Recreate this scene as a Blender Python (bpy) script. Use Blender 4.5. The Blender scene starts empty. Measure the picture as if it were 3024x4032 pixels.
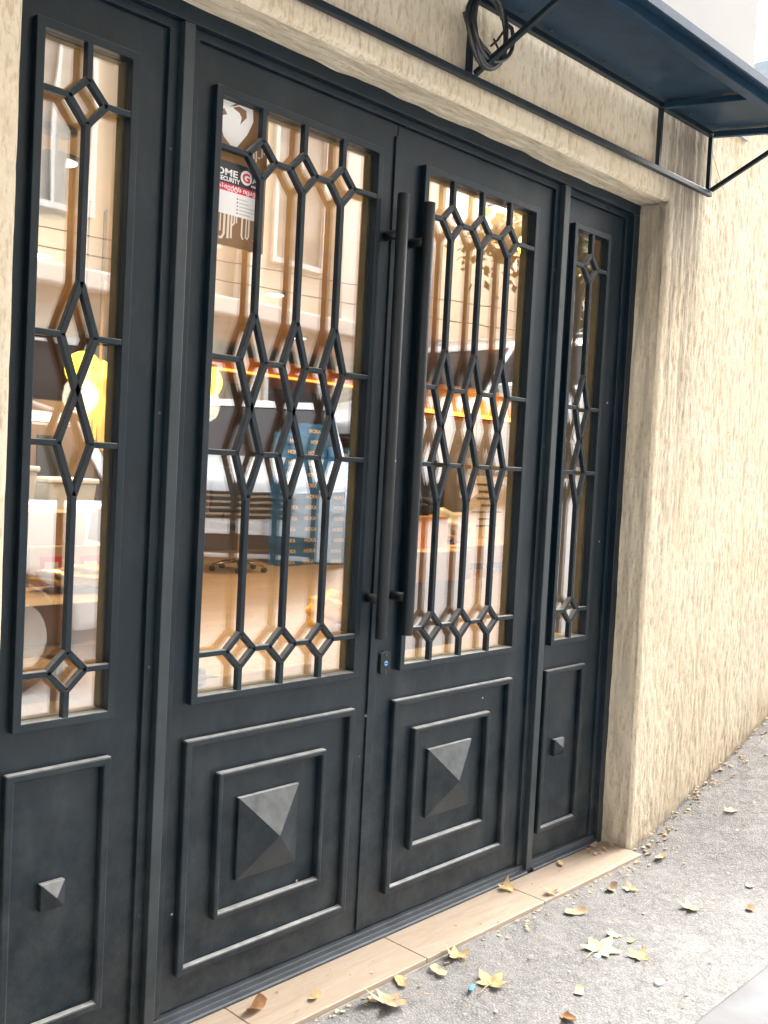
import bpy, bmesh, math, random
import numpy as np
from mathutils import Vector, Matrix, Euler

random.seed(7)
scene = bpy.context.scene
COL = scene.collection
rad = math.radians

# ---------------------------------------------------------------- camera, world, sun, exposure
cam_d = bpy.data.cameras.new("camera")
cam = bpy.data.objects.new("camera", cam_d)
COL.objects.link(cam)
R0, R1, R2 = (0.6883, -0.7236, 0.0514), (0.0032, -0.0678, -0.9977), (0.7254, 0.6869, -0.0443)
cam.matrix_world = Matrix(((R0[0], -R1[0], -R2[0], 0.0),
                           (R0[1], -R1[1], -R2[1], -2.0),
                           (R0[2], -R1[2], -R2[2], 0.0),
                           (0, 0, 0, 1)))
cam_d.sensor_fit = 'VERTICAL'
cam_d.sensor_height = 24.0
cam_d.lens = 3949.08 / 4032.0 * 24.0
cam_d.clip_start = 0.05
cam_d.clip_end = 400.0
scene.camera = cam

world = bpy.data.worlds.new("World")
scene.world = world
world.use_nodes = True
wn, wl = world.node_tree.nodes, world.node_tree.links
wn.clear()
w_out = wn.new("ShaderNodeOutputWorld")
w_bg = wn.new("ShaderNodeBackground")
w_sky = wn.new("ShaderNodeTexSky")
w_sky.sky_type = 'NISHITA'
w_sky.sun_disc = False
w_sky.sun_elevation = rad(43.6)
w_sky.sun_rotation = rad(85)
w_sky.air_density = 1.0
w_sky.dust_density = 6.0
w_sky.ozone_density = 1.0
w_hs = wn.new("ShaderNodeHueSaturation")
w_hs.inputs['Saturation'].default_value = 0.42
w_bg.inputs['Strength'].default_value = 0.15
wl.new(w_sky.outputs[0], w_hs.inputs['Color'])
wl.new(w_hs.outputs[0], w_bg.inputs['Color'])
wl.new(w_bg.outputs[0], w_out.inputs['Surface'])

sun_d = bpy.data.lights.new("sun", 'SUN')
sun_d.energy = 3.7
sun_d.angle = rad(55)
sun_d.color = (1.0, 0.97, 0.92)
sun = bpy.data.objects.new("sun", sun_d)
COL.objects.link(sun)
to_sun = Vector((0.70, 0.17, 0.67))
sun.rotation_euler = to_sun.to_track_quat('Z', 'Y').to_euler()
sun.location = (6, -4, 12)

scene.view_settings.view_transform = 'Standard'
scene.view_settings.look = 'None'
scene.view_settings.gamma = 1.0
scene.view_settings.exposure = 2.12
scene.view_settings.use_curve_mapping = False
scene.render.engine = 'CYCLES'
scene.cycles.max_bounces = 10
scene.cycles.transparent_max_bounces = 24
scene.cycles.glossy_bounces = 5
scene.cycles.sample_clamp_indirect = 6.0

# ---------------------------------------------------------------- helpers
WORLD_AT = {}                    # world translation of things and parts (unrotated ones)

def tag(o, label=None, cat=None, group=None, kind=None):
    if label: o['label'] = label
    if cat: o['category'] = cat
    if group: o['group'] = group
    if kind: o['kind'] = kind
    return o

def thing(name, label, cat, loc=(0, 0, 0), group=None, rot=(0, 0, 0)):
    o = bpy.data.objects.new(name, None)
    o.empty_display_size = 0.05
    o.location = loc
    o.rotation_euler = rot
    COL.objects.link(o)
    WORLD_AT[o] = Vector(loc)
    return tag(o, label, cat, group)

def link_mesh(name, me, parent=None, local=False, at=None, rot=None):
    o = bpy.data.objects.new(name, me)
    COL.objects.link(o)
    p = Vector(at) if at is not None else Vector((0, 0, 0))
    if parent is not None:
        o.parent = parent
        o.location = p if local else p - WORLD_AT[parent]
        WORLD_AT[o] = (WORLD_AT[parent] + p) if local else p
    else:
        o.location = p
        WORLD_AT[o] = p
    if rot is not None:
        o.rotation_euler = rot
    return o

class MB:
    def __init__(self): self.v, self.f, self.mi = [], [], []
    def add(self, vs, fs, mi=0):
        b = len(self.v)
        self.v += [tuple(p) for p in vs]
        self.f += [tuple(i + b for i in f) for f in fs]
        self.mi += [mi] * len(fs)
        return self
    def box(self, x0, x1, y0, y1, z0, z1, mi=0):
        return self.add([(x0, y0, z0), (x1, y0, z0), (x1, y1, z0), (x0, y1, z0),
                         (x0, y0, z1), (x1, y0, z1), (x1, y1, z1), (x0, y1, z1)],
                        [(0, 3, 2, 1), (4, 5, 6, 7), (0, 1, 5, 4), (1, 2, 6, 5), (2, 3, 7, 6), (3, 0, 4, 7)], mi)
    def ring(self, o, i, y0, y1, mi=0):          # rectangular ring in the xz plane, o / i = (x0, x1, z0, z1)
        vs = []
        for y in (y0, y1):
            for r in (o, i):
                vs += [(r[0], y, r[2]), (r[1], y, r[2]), (r[1], y, r[3]), (r[0], y, r[3])]
        fs = []
        for k in range(4):
            n = (k + 1) % 4
            fs += [(k, n, 4 + n, 4 + k), (8 + n, 8 + k, 12 + k, 12 + n),
                   (k, 8 + k, 8 + n, n), (4 + n, 12 + n, 12 + k, 4 + k)]
        return self.add(vs, fs, mi)
    def tube(self, pts, r, n=10, caps=True, mi=0):
        pts = [Vector(p) for p in pts]
        rs = r if isinstance(r, (list, tuple)) else [r] * len(pts)
        vs, fs = [], []
        ref = None
        for k, p in enumerate(pts):
            t = (pts[min(k + 1, len(pts) - 1)] - pts[max(k - 1, 0)]).normalized()
            if ref is None:
                ref = t.orthogonal().normalized()
            ref = (ref - t * ref.dot(t)).normalized()
            b = t.cross(ref)
            for j in range(n):
                a = 2 * math.pi * j / n
                vs.append(p + (ref * math.cos(a) + b * math.sin(a)) * rs[k])
        for k in range(len(pts) - 1):
            for j in range(n):
                m = (j + 1) % n
                fs.append((k * n + j, k * n + m, (k + 1) * n + m, (k + 1) * n + j))
        if caps:
            fs.append(tuple(reversed(range(n))))
            fs.append(tuple(range((len(pts) - 1) * n, len(pts) * n)))
        return self.add(vs, fs, mi)
    def prism_y(self, poly, y0, y1, mi=0):       # polygon in xz
        n = len(poly)
        vs = [(x, y0, z) for x, z in poly] + [(x, y1, z) for x, z in poly]
        fs = [tuple(range(n)), tuple(reversed(range(n, 2 * n)))]
        fs += [(k, k + n, (k + 1) % n + n, (k + 1) % n) for k in range(n)]
        return self.add(vs, fs, mi)
    def mesh(self, name, mats, smooth=False):
        me = bpy.data.meshes.new(name)
        me.from_pydata(self.v, [], self.f)
        for m in (mats if isinstance(mats, (list, tuple)) else [mats]):
            me.materials.append(m)
        if any(self.mi):
            me.polygons.foreach_set("material_index", self.mi)
        bm = bmesh.new(); bm.from_mesh(me)
        bmesh.ops.recalc_face_normals(bm, faces=bm.faces)
        bm.to_mesh(me); bm.free()
        if smooth:
            me.polygons.foreach_set("use_smooth", [True] * len(me.polygons))
        me.update()
        return me
    def build(self, name, mats, parent=None, bevel=0, smooth=False, seg=2, **kw):
        o = link_mesh(name, self.mesh(name, mats, smooth), parent, **kw)
        if bevel:
            bv = o.modifiers.new("bevel", 'BEVEL')
            bv.width = bevel; bv.segments = seg; bv.limit_method = 'ANGLE'; bv.angle_limit = rad(40)
        return o

def hash2(ix, iy, seed):
    h = (ix.astype(np.int64) * 374761393 + iy.astype(np.int64) * 668265263 + seed * 1274126177) & 0x7fffffff
    h = ((h ^ (h >> 13)) * 1274126177) & 0x7fffffff
    return ((h ^ (h >> 16)) & 0xffff) / 65535.0

def vnoise(u, v, seed=0):
    iu, iv = np.floor(u), np.floor(v)
    fu, fv = u - iu, v - iv
    fu, fv = fu * fu * (3 - 2 * fu), fv * fv * (3 - 2 * fv)
    a, b = hash2(iu, iv, seed), hash2(iu + 1, iv, seed)
    c, d = hash2(iu, iv + 1, seed), hash2(iu + 1, iv + 1, seed)
    return (a * (1 - fu) + b * fu) * (1 - fv) + (c * (1 - fu) + d * fu) * fv

def grid_mesh(name, P, mat, keep=None, attr=None, smooth=True):
    h, w = P.shape[:2]
    idx = np.arange(h * w).reshape(h, w)
    q = np.stack([idx[:-1, :-1], idx[:-1, 1:], idx[1:, 1:], idx[1:, :-1]], -1).reshape(-1, 4)
    if keep is not None:
        q = q[keep.reshape(-1)]
    used, inv = np.unique(q, return_inverse=True)
    q = inv.reshape(-1, 4)
    V = P.reshape(-1, 3)[used]
    me = bpy.data.meshes.new(name)
    me.vertices.add(len(V)); me.vertices.foreach_set("co", V.ravel().astype(np.float32))
    me.loops.add(q.size); me.loops.foreach_set("vertex_index", q.ravel().astype(np.int32))
    me.polygons.add(len(q))
    me.polygons.foreach_set("loop_start", (np.arange(len(q)) * 4).astype(np.int32))
    me.polygons.foreach_set("loop_total", np.full(len(q), 4, np.int32))
    me.update(calc_edges=True)
    me.materials.append(mat)
    if smooth:
        me.polygons.foreach_set("use_smooth", np.ones(len(q), bool))
    if attr is not None:
        a = me.attributes.new("pit", 'FLOAT', 'POINT')
        a.data.foreach_set("value", attr.reshape(-1)[used].astype(np.float32))
    return me

# ---------------------------------------------------------------- materials
class NT:
    def __init__(self, name):
        self.m = bpy.data.materials.new(name); self.m.use_nodes = True
        self.n, self.l = self.m.node_tree.nodes, self.m.node_tree.links
        self.n.clear()
        self.out = self.n.new("ShaderNodeOutputMaterial")
        self.b = self.n.new("ShaderNodeBsdfPrincipled")
        self.l.new(self.b.outputs[0], self.out.inputs['Surface'])
    def set(self, sock, v):
        s = self.b.inputs[sock]
        if hasattr(v, 'is_output'): self.l.new(v, s)
        elif isinstance(v, (tuple, list)): s.default_value = (*v, 1) if len(v) == 3 else v
        else: s.default_value = v
        return self
    def inp(self, node, key, v):
        s = node.inputs[key]
        if hasattr(v, 'is_output'): self.l.new(v, s)
        elif isinstance(v, (tuple, list)) and len(v) == 3 and s.type == 'RGBA': s.default_value = (*v, 1)
        else: s.default_value = v
    def coord(self, scale=(1, 1, 1), loc=(0, 0, 0), kind='Object'):
        if kind == 'World':
            t = self.n.new("ShaderNodeNewGeometry").outputs['Position']
        else:
            t = self.n.new("ShaderNodeTexCoord").outputs[kind]
        mp = self.n.new("ShaderNodeMapping")
        mp.inputs['Scale'].default_value = scale; mp.inputs['Location'].default_value = loc
        self.l.new(t, mp.inputs['Vector'])
        return mp.outputs[0]
    def noise(self, vec, scale=1.0, detail=3, rough=0.5, dist=0.0):
        t = self.n.new("ShaderNodeTexNoise")
        self.l.new(vec, t.inputs['Vector'])
        t.inputs['Scale'].default_value = scale; t.inputs['Detail'].default_value = detail
        t.inputs['Roughness'].default_value = rough; t.inputs['Distortion'].default_value = dist
        return t.outputs[0]
    def voro(self, vec, scale=1.0, feature='F1', out='Distance'):
        t = self.n.new("ShaderNodeTexVoronoi"); t.feature = feature
        self.l.new(vec, t.inputs['Vector']); t.inputs['Scale'].default_value = scale
        return t.outputs[out]
    def ramp(self, fac, stops):
        r = self.n.new("ShaderNodeValToRGB")
        e = r.color_ramp.elements
        while len(e) < len(stops): e.new(0.5)
        for k, (p, c) in enumerate(stops):
            e[k].position = p; e[k].color = (*c, 1) if isinstance(c, tuple) else (c, c, c, 1)
        self.l.new(fac, r.inputs[0])
        return r.outputs[0]
    def math(self, op, a, b=0.0, c=None, clamp=False):
        t = self.n.new("ShaderNodeMath"); t.operation = op; t.use_clamp = clamp
        self.inp(t, 0, a); self.inp(t, 1, b)
        if c is not None: self.inp(t, 2, c)
        return t.outputs[0]
    def mix(self, fac, a, b, mode='MIX'):
        t = self.n.new("ShaderNodeMix"); t.data_type = 'RGBA'; t.blend_type = mode
        self.inp(t, 0, fac); self.inp(t, 6, a); self.inp(t, 7, b)
        return t.outputs[2]
    def rng(self, v, a, b, c=0.0, d=1.0):
        t = self.n.new("ShaderNodeMapRange")
        self.inp(t, 0, v); t.inputs[1].default_value = a; t.inputs[2].default_value = b
        t.inputs[3].default_value = c; t.inputs[4].default_value = d
        return t.outputs[0]
    def sep(self, v):
        t = self.n.new("ShaderNodeSeparateXYZ"); self.l.new(v, t.inputs[0]); return t.outputs
    def bump(self, h, strength=0.3, dist=0.01, normal=None):
        t = self.n.new("ShaderNodeBump")
        t.inputs['Strength'].default_value = strength; t.inputs['Distance'].default_value = dist
        self.l.new(h, t.inputs['Height'])
        if normal is not None: self.l.new(normal, t.inputs['Normal'])
        self.l.new(t.outputs[0], self.b.inputs['Normal'])
        return t.outputs[0]
    def geo(self, k): return self.n.new("ShaderNodeNewGeometry").outputs[k]

def plain(name, col, rough=0.6, metal=0.0, var=0.12, scale=6.0, spec=0.5):
    t = NT(name)
    v = t.noise(t.coord((1, 1, 1)), scale, 4)
    t.set('Base Color', t.mix(t.rng(v, 0.3, 0.7), tuple(c * (1 - var) for c in col), tuple(min(1, c * (1 + var)) for c in col)))
    t.set('Roughness', rough).set('Metallic', metal).set('Specular IOR Level', spec)
    return t.m

def glow(name, col, strength):
    t = NT(name)
    t.set('Base Color', col).set('Emission Color', col).set('Emission Strength', strength)
    return t.m

def black_steel(name, base=(0.0026, 0.0112, 0.0190), dusty=1.0, spec=0.34):
    t = NT(name)
    w = t.coord((1, 1, 1), kind='World')
    fine = t.noise(w, 260, 3, 0.6)
    mott = t.noise(w, 7, 4, 0.6)
    c = t.mix(t.rng(mott, 0.3, 0.7), tuple(x * 0.8 for x in base), tuple(x * 1.25 for x in base))
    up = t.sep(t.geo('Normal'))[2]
    z = t.sep(w)[2]
    # road-dusted ledges and lowest part; upward faces also lightened to imitate light from above
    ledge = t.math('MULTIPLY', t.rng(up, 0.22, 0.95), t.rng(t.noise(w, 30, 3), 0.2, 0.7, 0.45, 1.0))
    low = t.math('MULTIPLY', t.rng(z, -0.45, -1.38, 0.0, 0.10), t.rng(t.noise(w, 9, 6, 0.72), 0.38, 0.72, 0.05, 1.0))
    dust_toplight = t.math('MULTIPLY', t.math('MAXIMUM', t.math('MULTIPLY', ledge, 0.92), low), dusty)
    c = t.mix(dust_toplight, c, (0.48, 0.485, 0.47))
    smear = t.math('MULTIPLY', t.rng(t.noise(t.coord((3.5, 3.5, 1.3), kind='World'), 2.2, 6, 0.7), 0.50, 0.72), 0.035 * dusty)
    c = t.mix(smear, c, (0.42, 0.41, 0.38))
    scratch = t.rng(t.noise(t.coord((40, 40, 4), kind='World'), 3.0, 3, 0.7), 0.74, 0.80)
    c = t.mix(t.math('MULTIPLY', scratch, 0.12), c, (0.2, 0.2, 0.2))
    d = t.voro(t.coord((9, 9, 9), kind='World'), 1.0)
    rnd = t.sep(t.voro(t.coord((9, 9, 9), kind='World'), 1.0, out='Color'))[0]
    spots = t.math('MULTIPLY', t.math('LESS_THAN', d, 0.034), t.math('GREATER_THAN', rnd, 0.70))
    c = t.mix(t.math('MULTIPLY', spots, 0.8), c, (0.6, 0.58, 0.52))
    t.set('Base Color', c)
    t.set('Roughness', t.math('ADD', t.rng(fine, 0.3, 0.7, 0.34, 0.46), t.math('MULTIPLY', dust_toplight, 0.4)))
    t.set('Specular IOR Level', spec)
    t.bump(t.math('ADD', fine, t.math('MULTIPLY', t.noise(w, 45, 2), 1.5)), 0.10, 0.002)
    return t.m

def plaster_mat(name, soffit=False):
    t = NT(name)
    w = t.coord((1, 1, 1), kind='World')
    pit = t.n.new("ShaderNodeAttribute"); pit.attribute_name = "pit"
    p = pit.outputs['Fac']
    s = (14, 120, 120) if soffit else (112, 112, 27)
    comb = t.noise(t.coord(s, kind='World'), 1.0, 4, 0.62)
    patch = t.noise(w, 3.2, 4, 0.55)
    fine = t.noise(w, 120, 3, 0.6)
    base = t.mix(t.rng(patch, 0.3, 0.7), (0.64, 0.565, 0.425), (0.69, 0.635, 0.51))
    base = t.mix(t.rng(fine, 0.35, 0.7, 0, 0.35), base, (0.56, 0.43, 0.27))
    dens = t.rng(t.noise(w, 2.2, 3), 0.3, 0.7, 0.05, -0.04)
    groove = t.rng(t.math('ADD', comb, dens), 0.49, 0.36)
    c = t.mix(t.math('MULTIPLY', groove, 0.52), base, (0.37, 0.26, 0.15))
    c = t.mix(t.rng(p, 0.35, 0.9, 0, 0.30), c, (0.30, 0.20, 0.11))
    x, y, z = t.sep(w)
    # soot washed down under the end of the awning
    sx = t.math('MULTIPLY', t.rng(x, 3.27, 3.46), t.rng(x, 3.72, 3.64))
    sx2 = t.rng(z, 1.45, 0.55, 1.0, 0.0)
    streak = t.noise(t.coord((38, 38, 1.1), kind='World'), 1.0, 4, 0.6)
    st = t.math('MULTIPLY', t.math('MULTIPLY', sx, t.math('POWER', sx2, 0.8)), t.rng(streak, 0.18, 0.46))
    c = t.mix(t.math('MULTIPLY', st, 0.95), c, (0.085, 0.08, 0.075))
    sx3 = t.math('MULTIPLY', t.math('MULTIPLY', t.rng(x, 3.40, 3.50), t.rng(x, 3.74, 3.60)), t.rng(z, 1.1, -0.7, 0.85, 0.0))
    c = t.mix(t.math('MULTIPLY', sx3, t.rng(streak, 0.40, 0.6)), c, (0.15, 0.125, 0.095))
    wx = t.rng(t.noise(t.coord((2.6, 2.6, 0.55), kind='World', loc=(3.1, 0, 0)), 1.0, 4, 0.6), 0.50, 0.70)
    c = t.mix(t.math('MULTIPLY', wx, t.rng(streak, 0.35, 0.65, 0.08, 0.30)), c, (0.30, 0.27, 0.22))
    # splash dirt along the foot, grime in the corner of the reveal
    foot = t.math('MULTIPLY', t.rng(t.math('SUBTRACT', z, t.math('MULTIPLY', t.math('MAXIMUM', t.math('SUBTRACT', x, 3.42), 0.0), 0.28)), -1.22, -1.43), t.rng(t.noise(w, 14, 4), 0.3, 0.65))
    c = t.mix(t.math('MULTIPLY', foot, 0.55), c, (0.30, 0.22, 0.14))
    if soffit:
        spk = t.rng(t.noise(t.coord((26, 70, 70), kind='World'), 1.0, 5, 0.7), 0.56, 0.72)
        c = t.mix(t.math('MULTIPLY', spk, 0.55), c, (0.16, 0.13, 0.10))
    t.set('Base Color', c).set('Roughness', 0.92).set('Specular IOR Level', 0.15)
    hgt = t.math('ADD', t.math('MULTIPLY', comb, 1.0), t.math('MULTIPLY', fine, 0.5))
    t.bump(hgt, 0.55, 0.005)
    return t.m

def asphalt_mat(name, a, b):
    t = NT(name)
    w = t.coord((1, 1, 1), kind='World')
    big = t.noise(w, 2.3, 5, 0.6)
    mid = t.noise(w, 42, 4, 0.65)
    agg = t.voro(w, 150)
    aggc = t.sep(t.voro(w, 150, out='Color'))[0]
    c = t.mix(t.rng(big, 0.32, 0.68), a, b)
    c = t.mix(t.rng(mid, 0.3, 0.72, 0, 0.65), c, tuple(x * 1.55 for x in b))
    c = t.mix(t.rng(agg, 0.25, 0.75, 0.0, 0.4), c, tuple(x * 0.6 for x in a))
    c = t.mix(t.math('MULTIPLY', t.math('GREATER_THAN', aggc, 0.85), 0.30), c, (0.40, 0.38, 0.35))
    stain = t.rng(t.noise(w, 5.5, 4, 0.62), 0.57, 0.68)
    c = t.mix(t.math('MULTIPLY', stain, 0.35), c, (0.31, 0.302, 0.29))
    wob = t.n.new("ShaderNodeVectorMath"); wob.operation = 'ADD'
    t.l.new(w, wob.inputs[0])
    nz = t.n.new("ShaderNodeTexNoise"); nz.inputs['Scale'].default_value = 7; nz.inputs['Detail'].default_value = 4
    t.l.new(w, nz.inputs['Vector'])
    sc = t.n.new("ShaderNodeVectorMath"); sc.operation = 'SCALE'; sc.inputs['Scale'].default_value = 0.22
    t.l.new(nz.outputs[1], sc.inputs[0]); t.l.new(sc.outputs[0], wob.inputs[1])
    crack = t.rng(t.voro(wob.outputs[0], 1.15, 'DISTANCE_TO_EDGE'), 0.010, 0.003)
    crack = t.math('MULTIPLY', crack, t.rng(t.noise(w, 3.1, 2), 0.46, 0.56))
    c = t.mix(t.math('MULTIPLY', crack, 0.28), c, (0.07, 0.065, 0.06))
    xx, yy, zz = t.sep(w)
    cem = t.math('MULTIPLY', t.rng(yy, -0.42, -0.22), t.rng(t.noise(w, 6.5, 5, 0.6), 0.42, 0.60))
    c = t.mix(t.math('MULTIPLY', cem, 0.40), c, (0.30, 0.292, 0.275))
    t.set('Base Color', c).set('Roughness', 0.9).set('Specular IOR Level', 0.2)
    t.bump(t.math('ADD', t.math('MULTIPLY', agg, -1.0), t.math('MULTIPLY', mid, 1.3)), 0.40, 0.006)
    return t.m

M = {}
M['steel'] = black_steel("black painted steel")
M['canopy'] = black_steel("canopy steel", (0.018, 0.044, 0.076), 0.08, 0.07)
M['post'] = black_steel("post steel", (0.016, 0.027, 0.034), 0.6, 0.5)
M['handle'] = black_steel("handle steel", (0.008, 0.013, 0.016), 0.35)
M['plaster'] = plaster_mat("combed cream plaster")
M['soffit'] = plaster_mat("dragged cream plaster", True)
M['asphalt'] = asphalt_mat("pavement asphalt", (0.165, 0.162, 0.158), (0.205, 0.201, 0.195))
M['road'] = asphalt_mat("road asphalt", (0.25, 0.25, 0.255), (0.31, 0.31, 0.315))
M['kerb'] = plain("kerb concrete", (0.145, 0.147, 0.153), 0.85, var=0.12, scale=9)
M['white_render'] = plain("white rendered wall", (0.40, 0.40, 0.397), 0.9, var=0.04, scale=2.5)
M['bead'] = plain("glazing bead", (0.34, 0.29, 0.15), 0.55, var=0.2, scale=14)
M['alu'] = plain("sill steel", (0.045, 0.055, 0.066), 0.48, 0.0, var=0.25, scale=12)
M['rubber'] = plain("black rubber", (0.012, 0.012, 0.013), 0.5, var=0.2, scale=20)
M['cable'] = plain("black cable sheath", (0.03, 0.034, 0.038), 0.28, var=0.3, scale=30)

def tile_mat():
    t = NT("travertine tile")
    w = t.coord((2.6, 16, 16), kind='World')
    band = t.noise(w, 1.0, 6, 0.62, 1.4)
    fine = t.noise(t.coord((14, 110, 110), kind='World'), 1.0, 4, 0.6)
    c = t.ramp(band, [(0.25, (0.37, 0.29, 0.215)), (0.5, (0.42, 0.34, 0.26)), (0.75, (0.46, 0.385, 0.305))])
    c = t.mix(t.rng(fine, 0.42, 0.7, 0, 0.35), c, (0.36, 0.23, 0.13))
    xx, yy, zz = t.sep(t.coord((1, 1, 1), kind='World'))
    dirt = t.math('MULTIPLY', t.math('MULTIPLY', t.rng(xx, 2.95, 3.35), t.rng(yy, -0.16, -0.05)), t.rng(t.noise(t.coord((1, 1, 1), kind='World'), 9, 4), 0.3, 0.6))
    c = t.mix(t.math('MULTIPLY', dirt, 0.6), c, (0.14, 0.09, 0.05))
    wear = t.rng(t.noise(t.coord((1, 1, 1), kind='World'), 8, 4), 0.55, 0.72)
    c = t.mix(t.math('MULTIPLY', wear, 0.35), c, (0.36, 0.30, 0.23))
    t.set('Base Color', c).set('Roughness', t.rng(fine, 0.3, 0.7, 0.42, 0.62))
    t.bump(fine, 0.15, 0.003)
    return t.m
M['tile'] = tile_mat()

def glass_mat(name, f0=0.235, tint=(0.95, 0.955, 0.93), dirt=0.05):
    t = NT(name)
    t.n.remove(t.b)
    g = t.n.new("ShaderNodeNewGeometry")
    dp = t.n.new("ShaderNodeVectorMath"); dp.operation = 'DOT_PRODUCT'
    t.l.new(g.outputs['Normal'], dp.inputs[0]); t.l.new(g.outputs['Incoming'], dp.inputs[1])
    ca = t.math('ABSOLUTE', dp.outputs['Value'])
    k = t.math('POWER', t.math('SUBTRACT', 1.0, ca, clamp=True), 5.0)
    fr = t.math('ADD', f0, t.math('MULTIPLY', k, 1 - f0), clamp=True)
    tr = t.n.new("ShaderNodeBsdfTransparent"); tr.inputs['Color'].default_value = (*tint, 1)
    gl = t.n.new("ShaderNodeBsdfGlossy"); gl.inputs['Roughness'].default_value = 0.0
    gl.inputs['Color'].default_value = (1, 1, 1, 1)
    bp = t.n.new("ShaderNodeBump"); bp.inputs['Strength'].default_value = 0.35; bp.inputs['Distance'].default_value = 0.0012
    t.l.new(t.noise(t.coord((5, 5, 2.2), kind='World'), 1.0, 2, 0.4), bp.inputs['Height'])
    t.l.new(bp.outputs[0], gl.inputs['Normal'])
    mx = t.n.new("ShaderNodeMixShader")
    t.l.new(fr, mx.inputs[0]); t.l.new(tr.outputs[0], mx.inputs[1]); t.l.new(gl.outputs[0], mx.inputs[2])
    df = t.n.new("ShaderNodeBsdfDiffuse"); df.inputs['Color'].default_value = (0.55, 0.5, 0.42, 1)
    w = t.coord((1, 1, 1), kind='World')
    z = t.sep(w)[2]
    film = t.math('MULTIPLY', t.math('ADD', t.rng(z, -0.25, -0.62, 0.25, 1.0), 0.0),
                  t.rng(t.noise(w, 5, 5, 0.65), 0.3, 0.7, 0.2, 1.0))
    m2 = t.n.new("ShaderNodeMixShader")
    t.l.new(t.math('MULTIPLY', film, dirt), m2.inputs[0])
    t.l.new(mx.outputs[0], m2.inputs[1]); t.l.new(df.outputs[0], m2.inputs[2])
    t.l.new(m2.outputs[0], t.out.inputs['Surface'])
    return t.m
M['glass'] = glass_mat("door glass")

# ---------------------------------------------------------------- ground
def ground_h(x):
    x = np.asarray(x, float)
    a = 0.055 * np.logaddexp(0, (x - 3.425) / 0.055)
    h = 0.285 * np.minimum(a, 2.6)
    b = np.clip(a - 2.6, 0, 30)
    return h + 0.285 * 6 * (1 - np.exp(-b / 6.0)) * 0.55
GZ = -1.420

def gz(x): return GZ + float(ground_h(x))

def pavement():
    xs = np.concatenate([np.linspace(-3, 1.0, 30), np.linspace(1.0, 5.2, 420)[1:], np.linspace(5.2, 16, 60)[1:]])
    ys = np.linspace(-0.87, -0.10, 90)
    X, Y = np.meshgrid(xs, ys)
    n = (vnoise(X * 70, Y * 70, 1) - .5) * 0.0025 + (vnoise(X * 22, Y * 22, 2) - .5) * 0.0035 + (vnoise(X * 5, Y * 5, 3) - .5) * 0.012
    n *= np.clip((X - 0.8) * 4, 0, 1)
    n -= 0.018 * np.clip((Y + 0.152) / 0.015, 0, 1) * (X > 3.43)
    Z = GZ + ground_h(X) + n
    me = grid_mesh("pavement", np.stack([X, Y, Z], -1), M['asphalt'])
    o = link_mesh("pavement", me); tag(o, kind='structure')
    xs = np.concatenate([np.linspace(-3, 1.6, 30), np.linspace(1.6, 4.0, 120)[1:], np.linspace(4.0, 16, 40)[1:]])
    ys = np.array([-1.04, -1.035, -0.88, -0.872, -0.869])
    X, Y = np.meshgrid(xs, ys)
    Z = GZ + ground_h(X) + np.array([-.05, .004, .008, .006, -.03])[:, None] + (vnoise(X * 30, Y * 30, 4) - .5) * 0.003
    o = link_mesh("kerb", grid_mesh("kerb", np.stack([X, Y, Z], -1), M['kerb'])); tag(o, kind='structure')
    xs = np.linspace(-40, 60, 220); ys = np.linspace(-7.4, -1.03, 20)
    X, Y = np.meshgrid(xs, ys)
    Z = GZ - 0.012 + ground_h(X)
    o = link_mesh("road", grid_mesh("road", np.stack([X, Y, Z], -1), M['road'])); tag(o, kind='structure')
    xs = np.linspace(-40, 60, 120); ys = np.array([-60, -7.6, -7.38, -7.36])
    X, Y = np.meshgrid(xs, ys)
    Z = GZ + ground_h(X) + np.array([.10, .10, .10, -.05])[:, None]
    o = link_mesh("far_pavement", grid_mesh("far_pavement", np.stack([X, Y, Z], -1), M['asphalt'])); tag(o, kind='structure')
    xs = np.linspace(-300, 300, 60); ys = np.linspace(-300, 300, 60)
    X, Y = np.meshgrid(xs, ys)
    o = link_mesh("ground", grid_mesh("ground", np.stack([X, Y, np.full_like(X, GZ - 0.5)], -1), M['road'])); tag(o, kind='structure')
pavement()

# ---------------------------------------------------------------- the shop building
XC, ZC, YW = 3.428, 1.040, -0.130        # right corner, soffit height, front face of the plaster
XL = 0.914
bld = thing("shop_building", "cream combed plaster street front with a white upper wall round the black doors", "building", (2.2, 0.0, GZ))

def front_disp(s, z):
    g = vnoise(s * 75, z * 30, 11); g2 = vnoise(s * 60, z * 20, 12)
    m = vnoise(s * 17, z * 9, 13); b = vnoise(s * 2.7, z * 2.2, 14)
    groove = np.clip((0.42 - np.minimum(g, g2 + .06)) * 2.6, 0, 1)
    return 0.0035 * groove + 0.0030 * (m - .5) + 0.006 * (b - .5), groove

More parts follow.
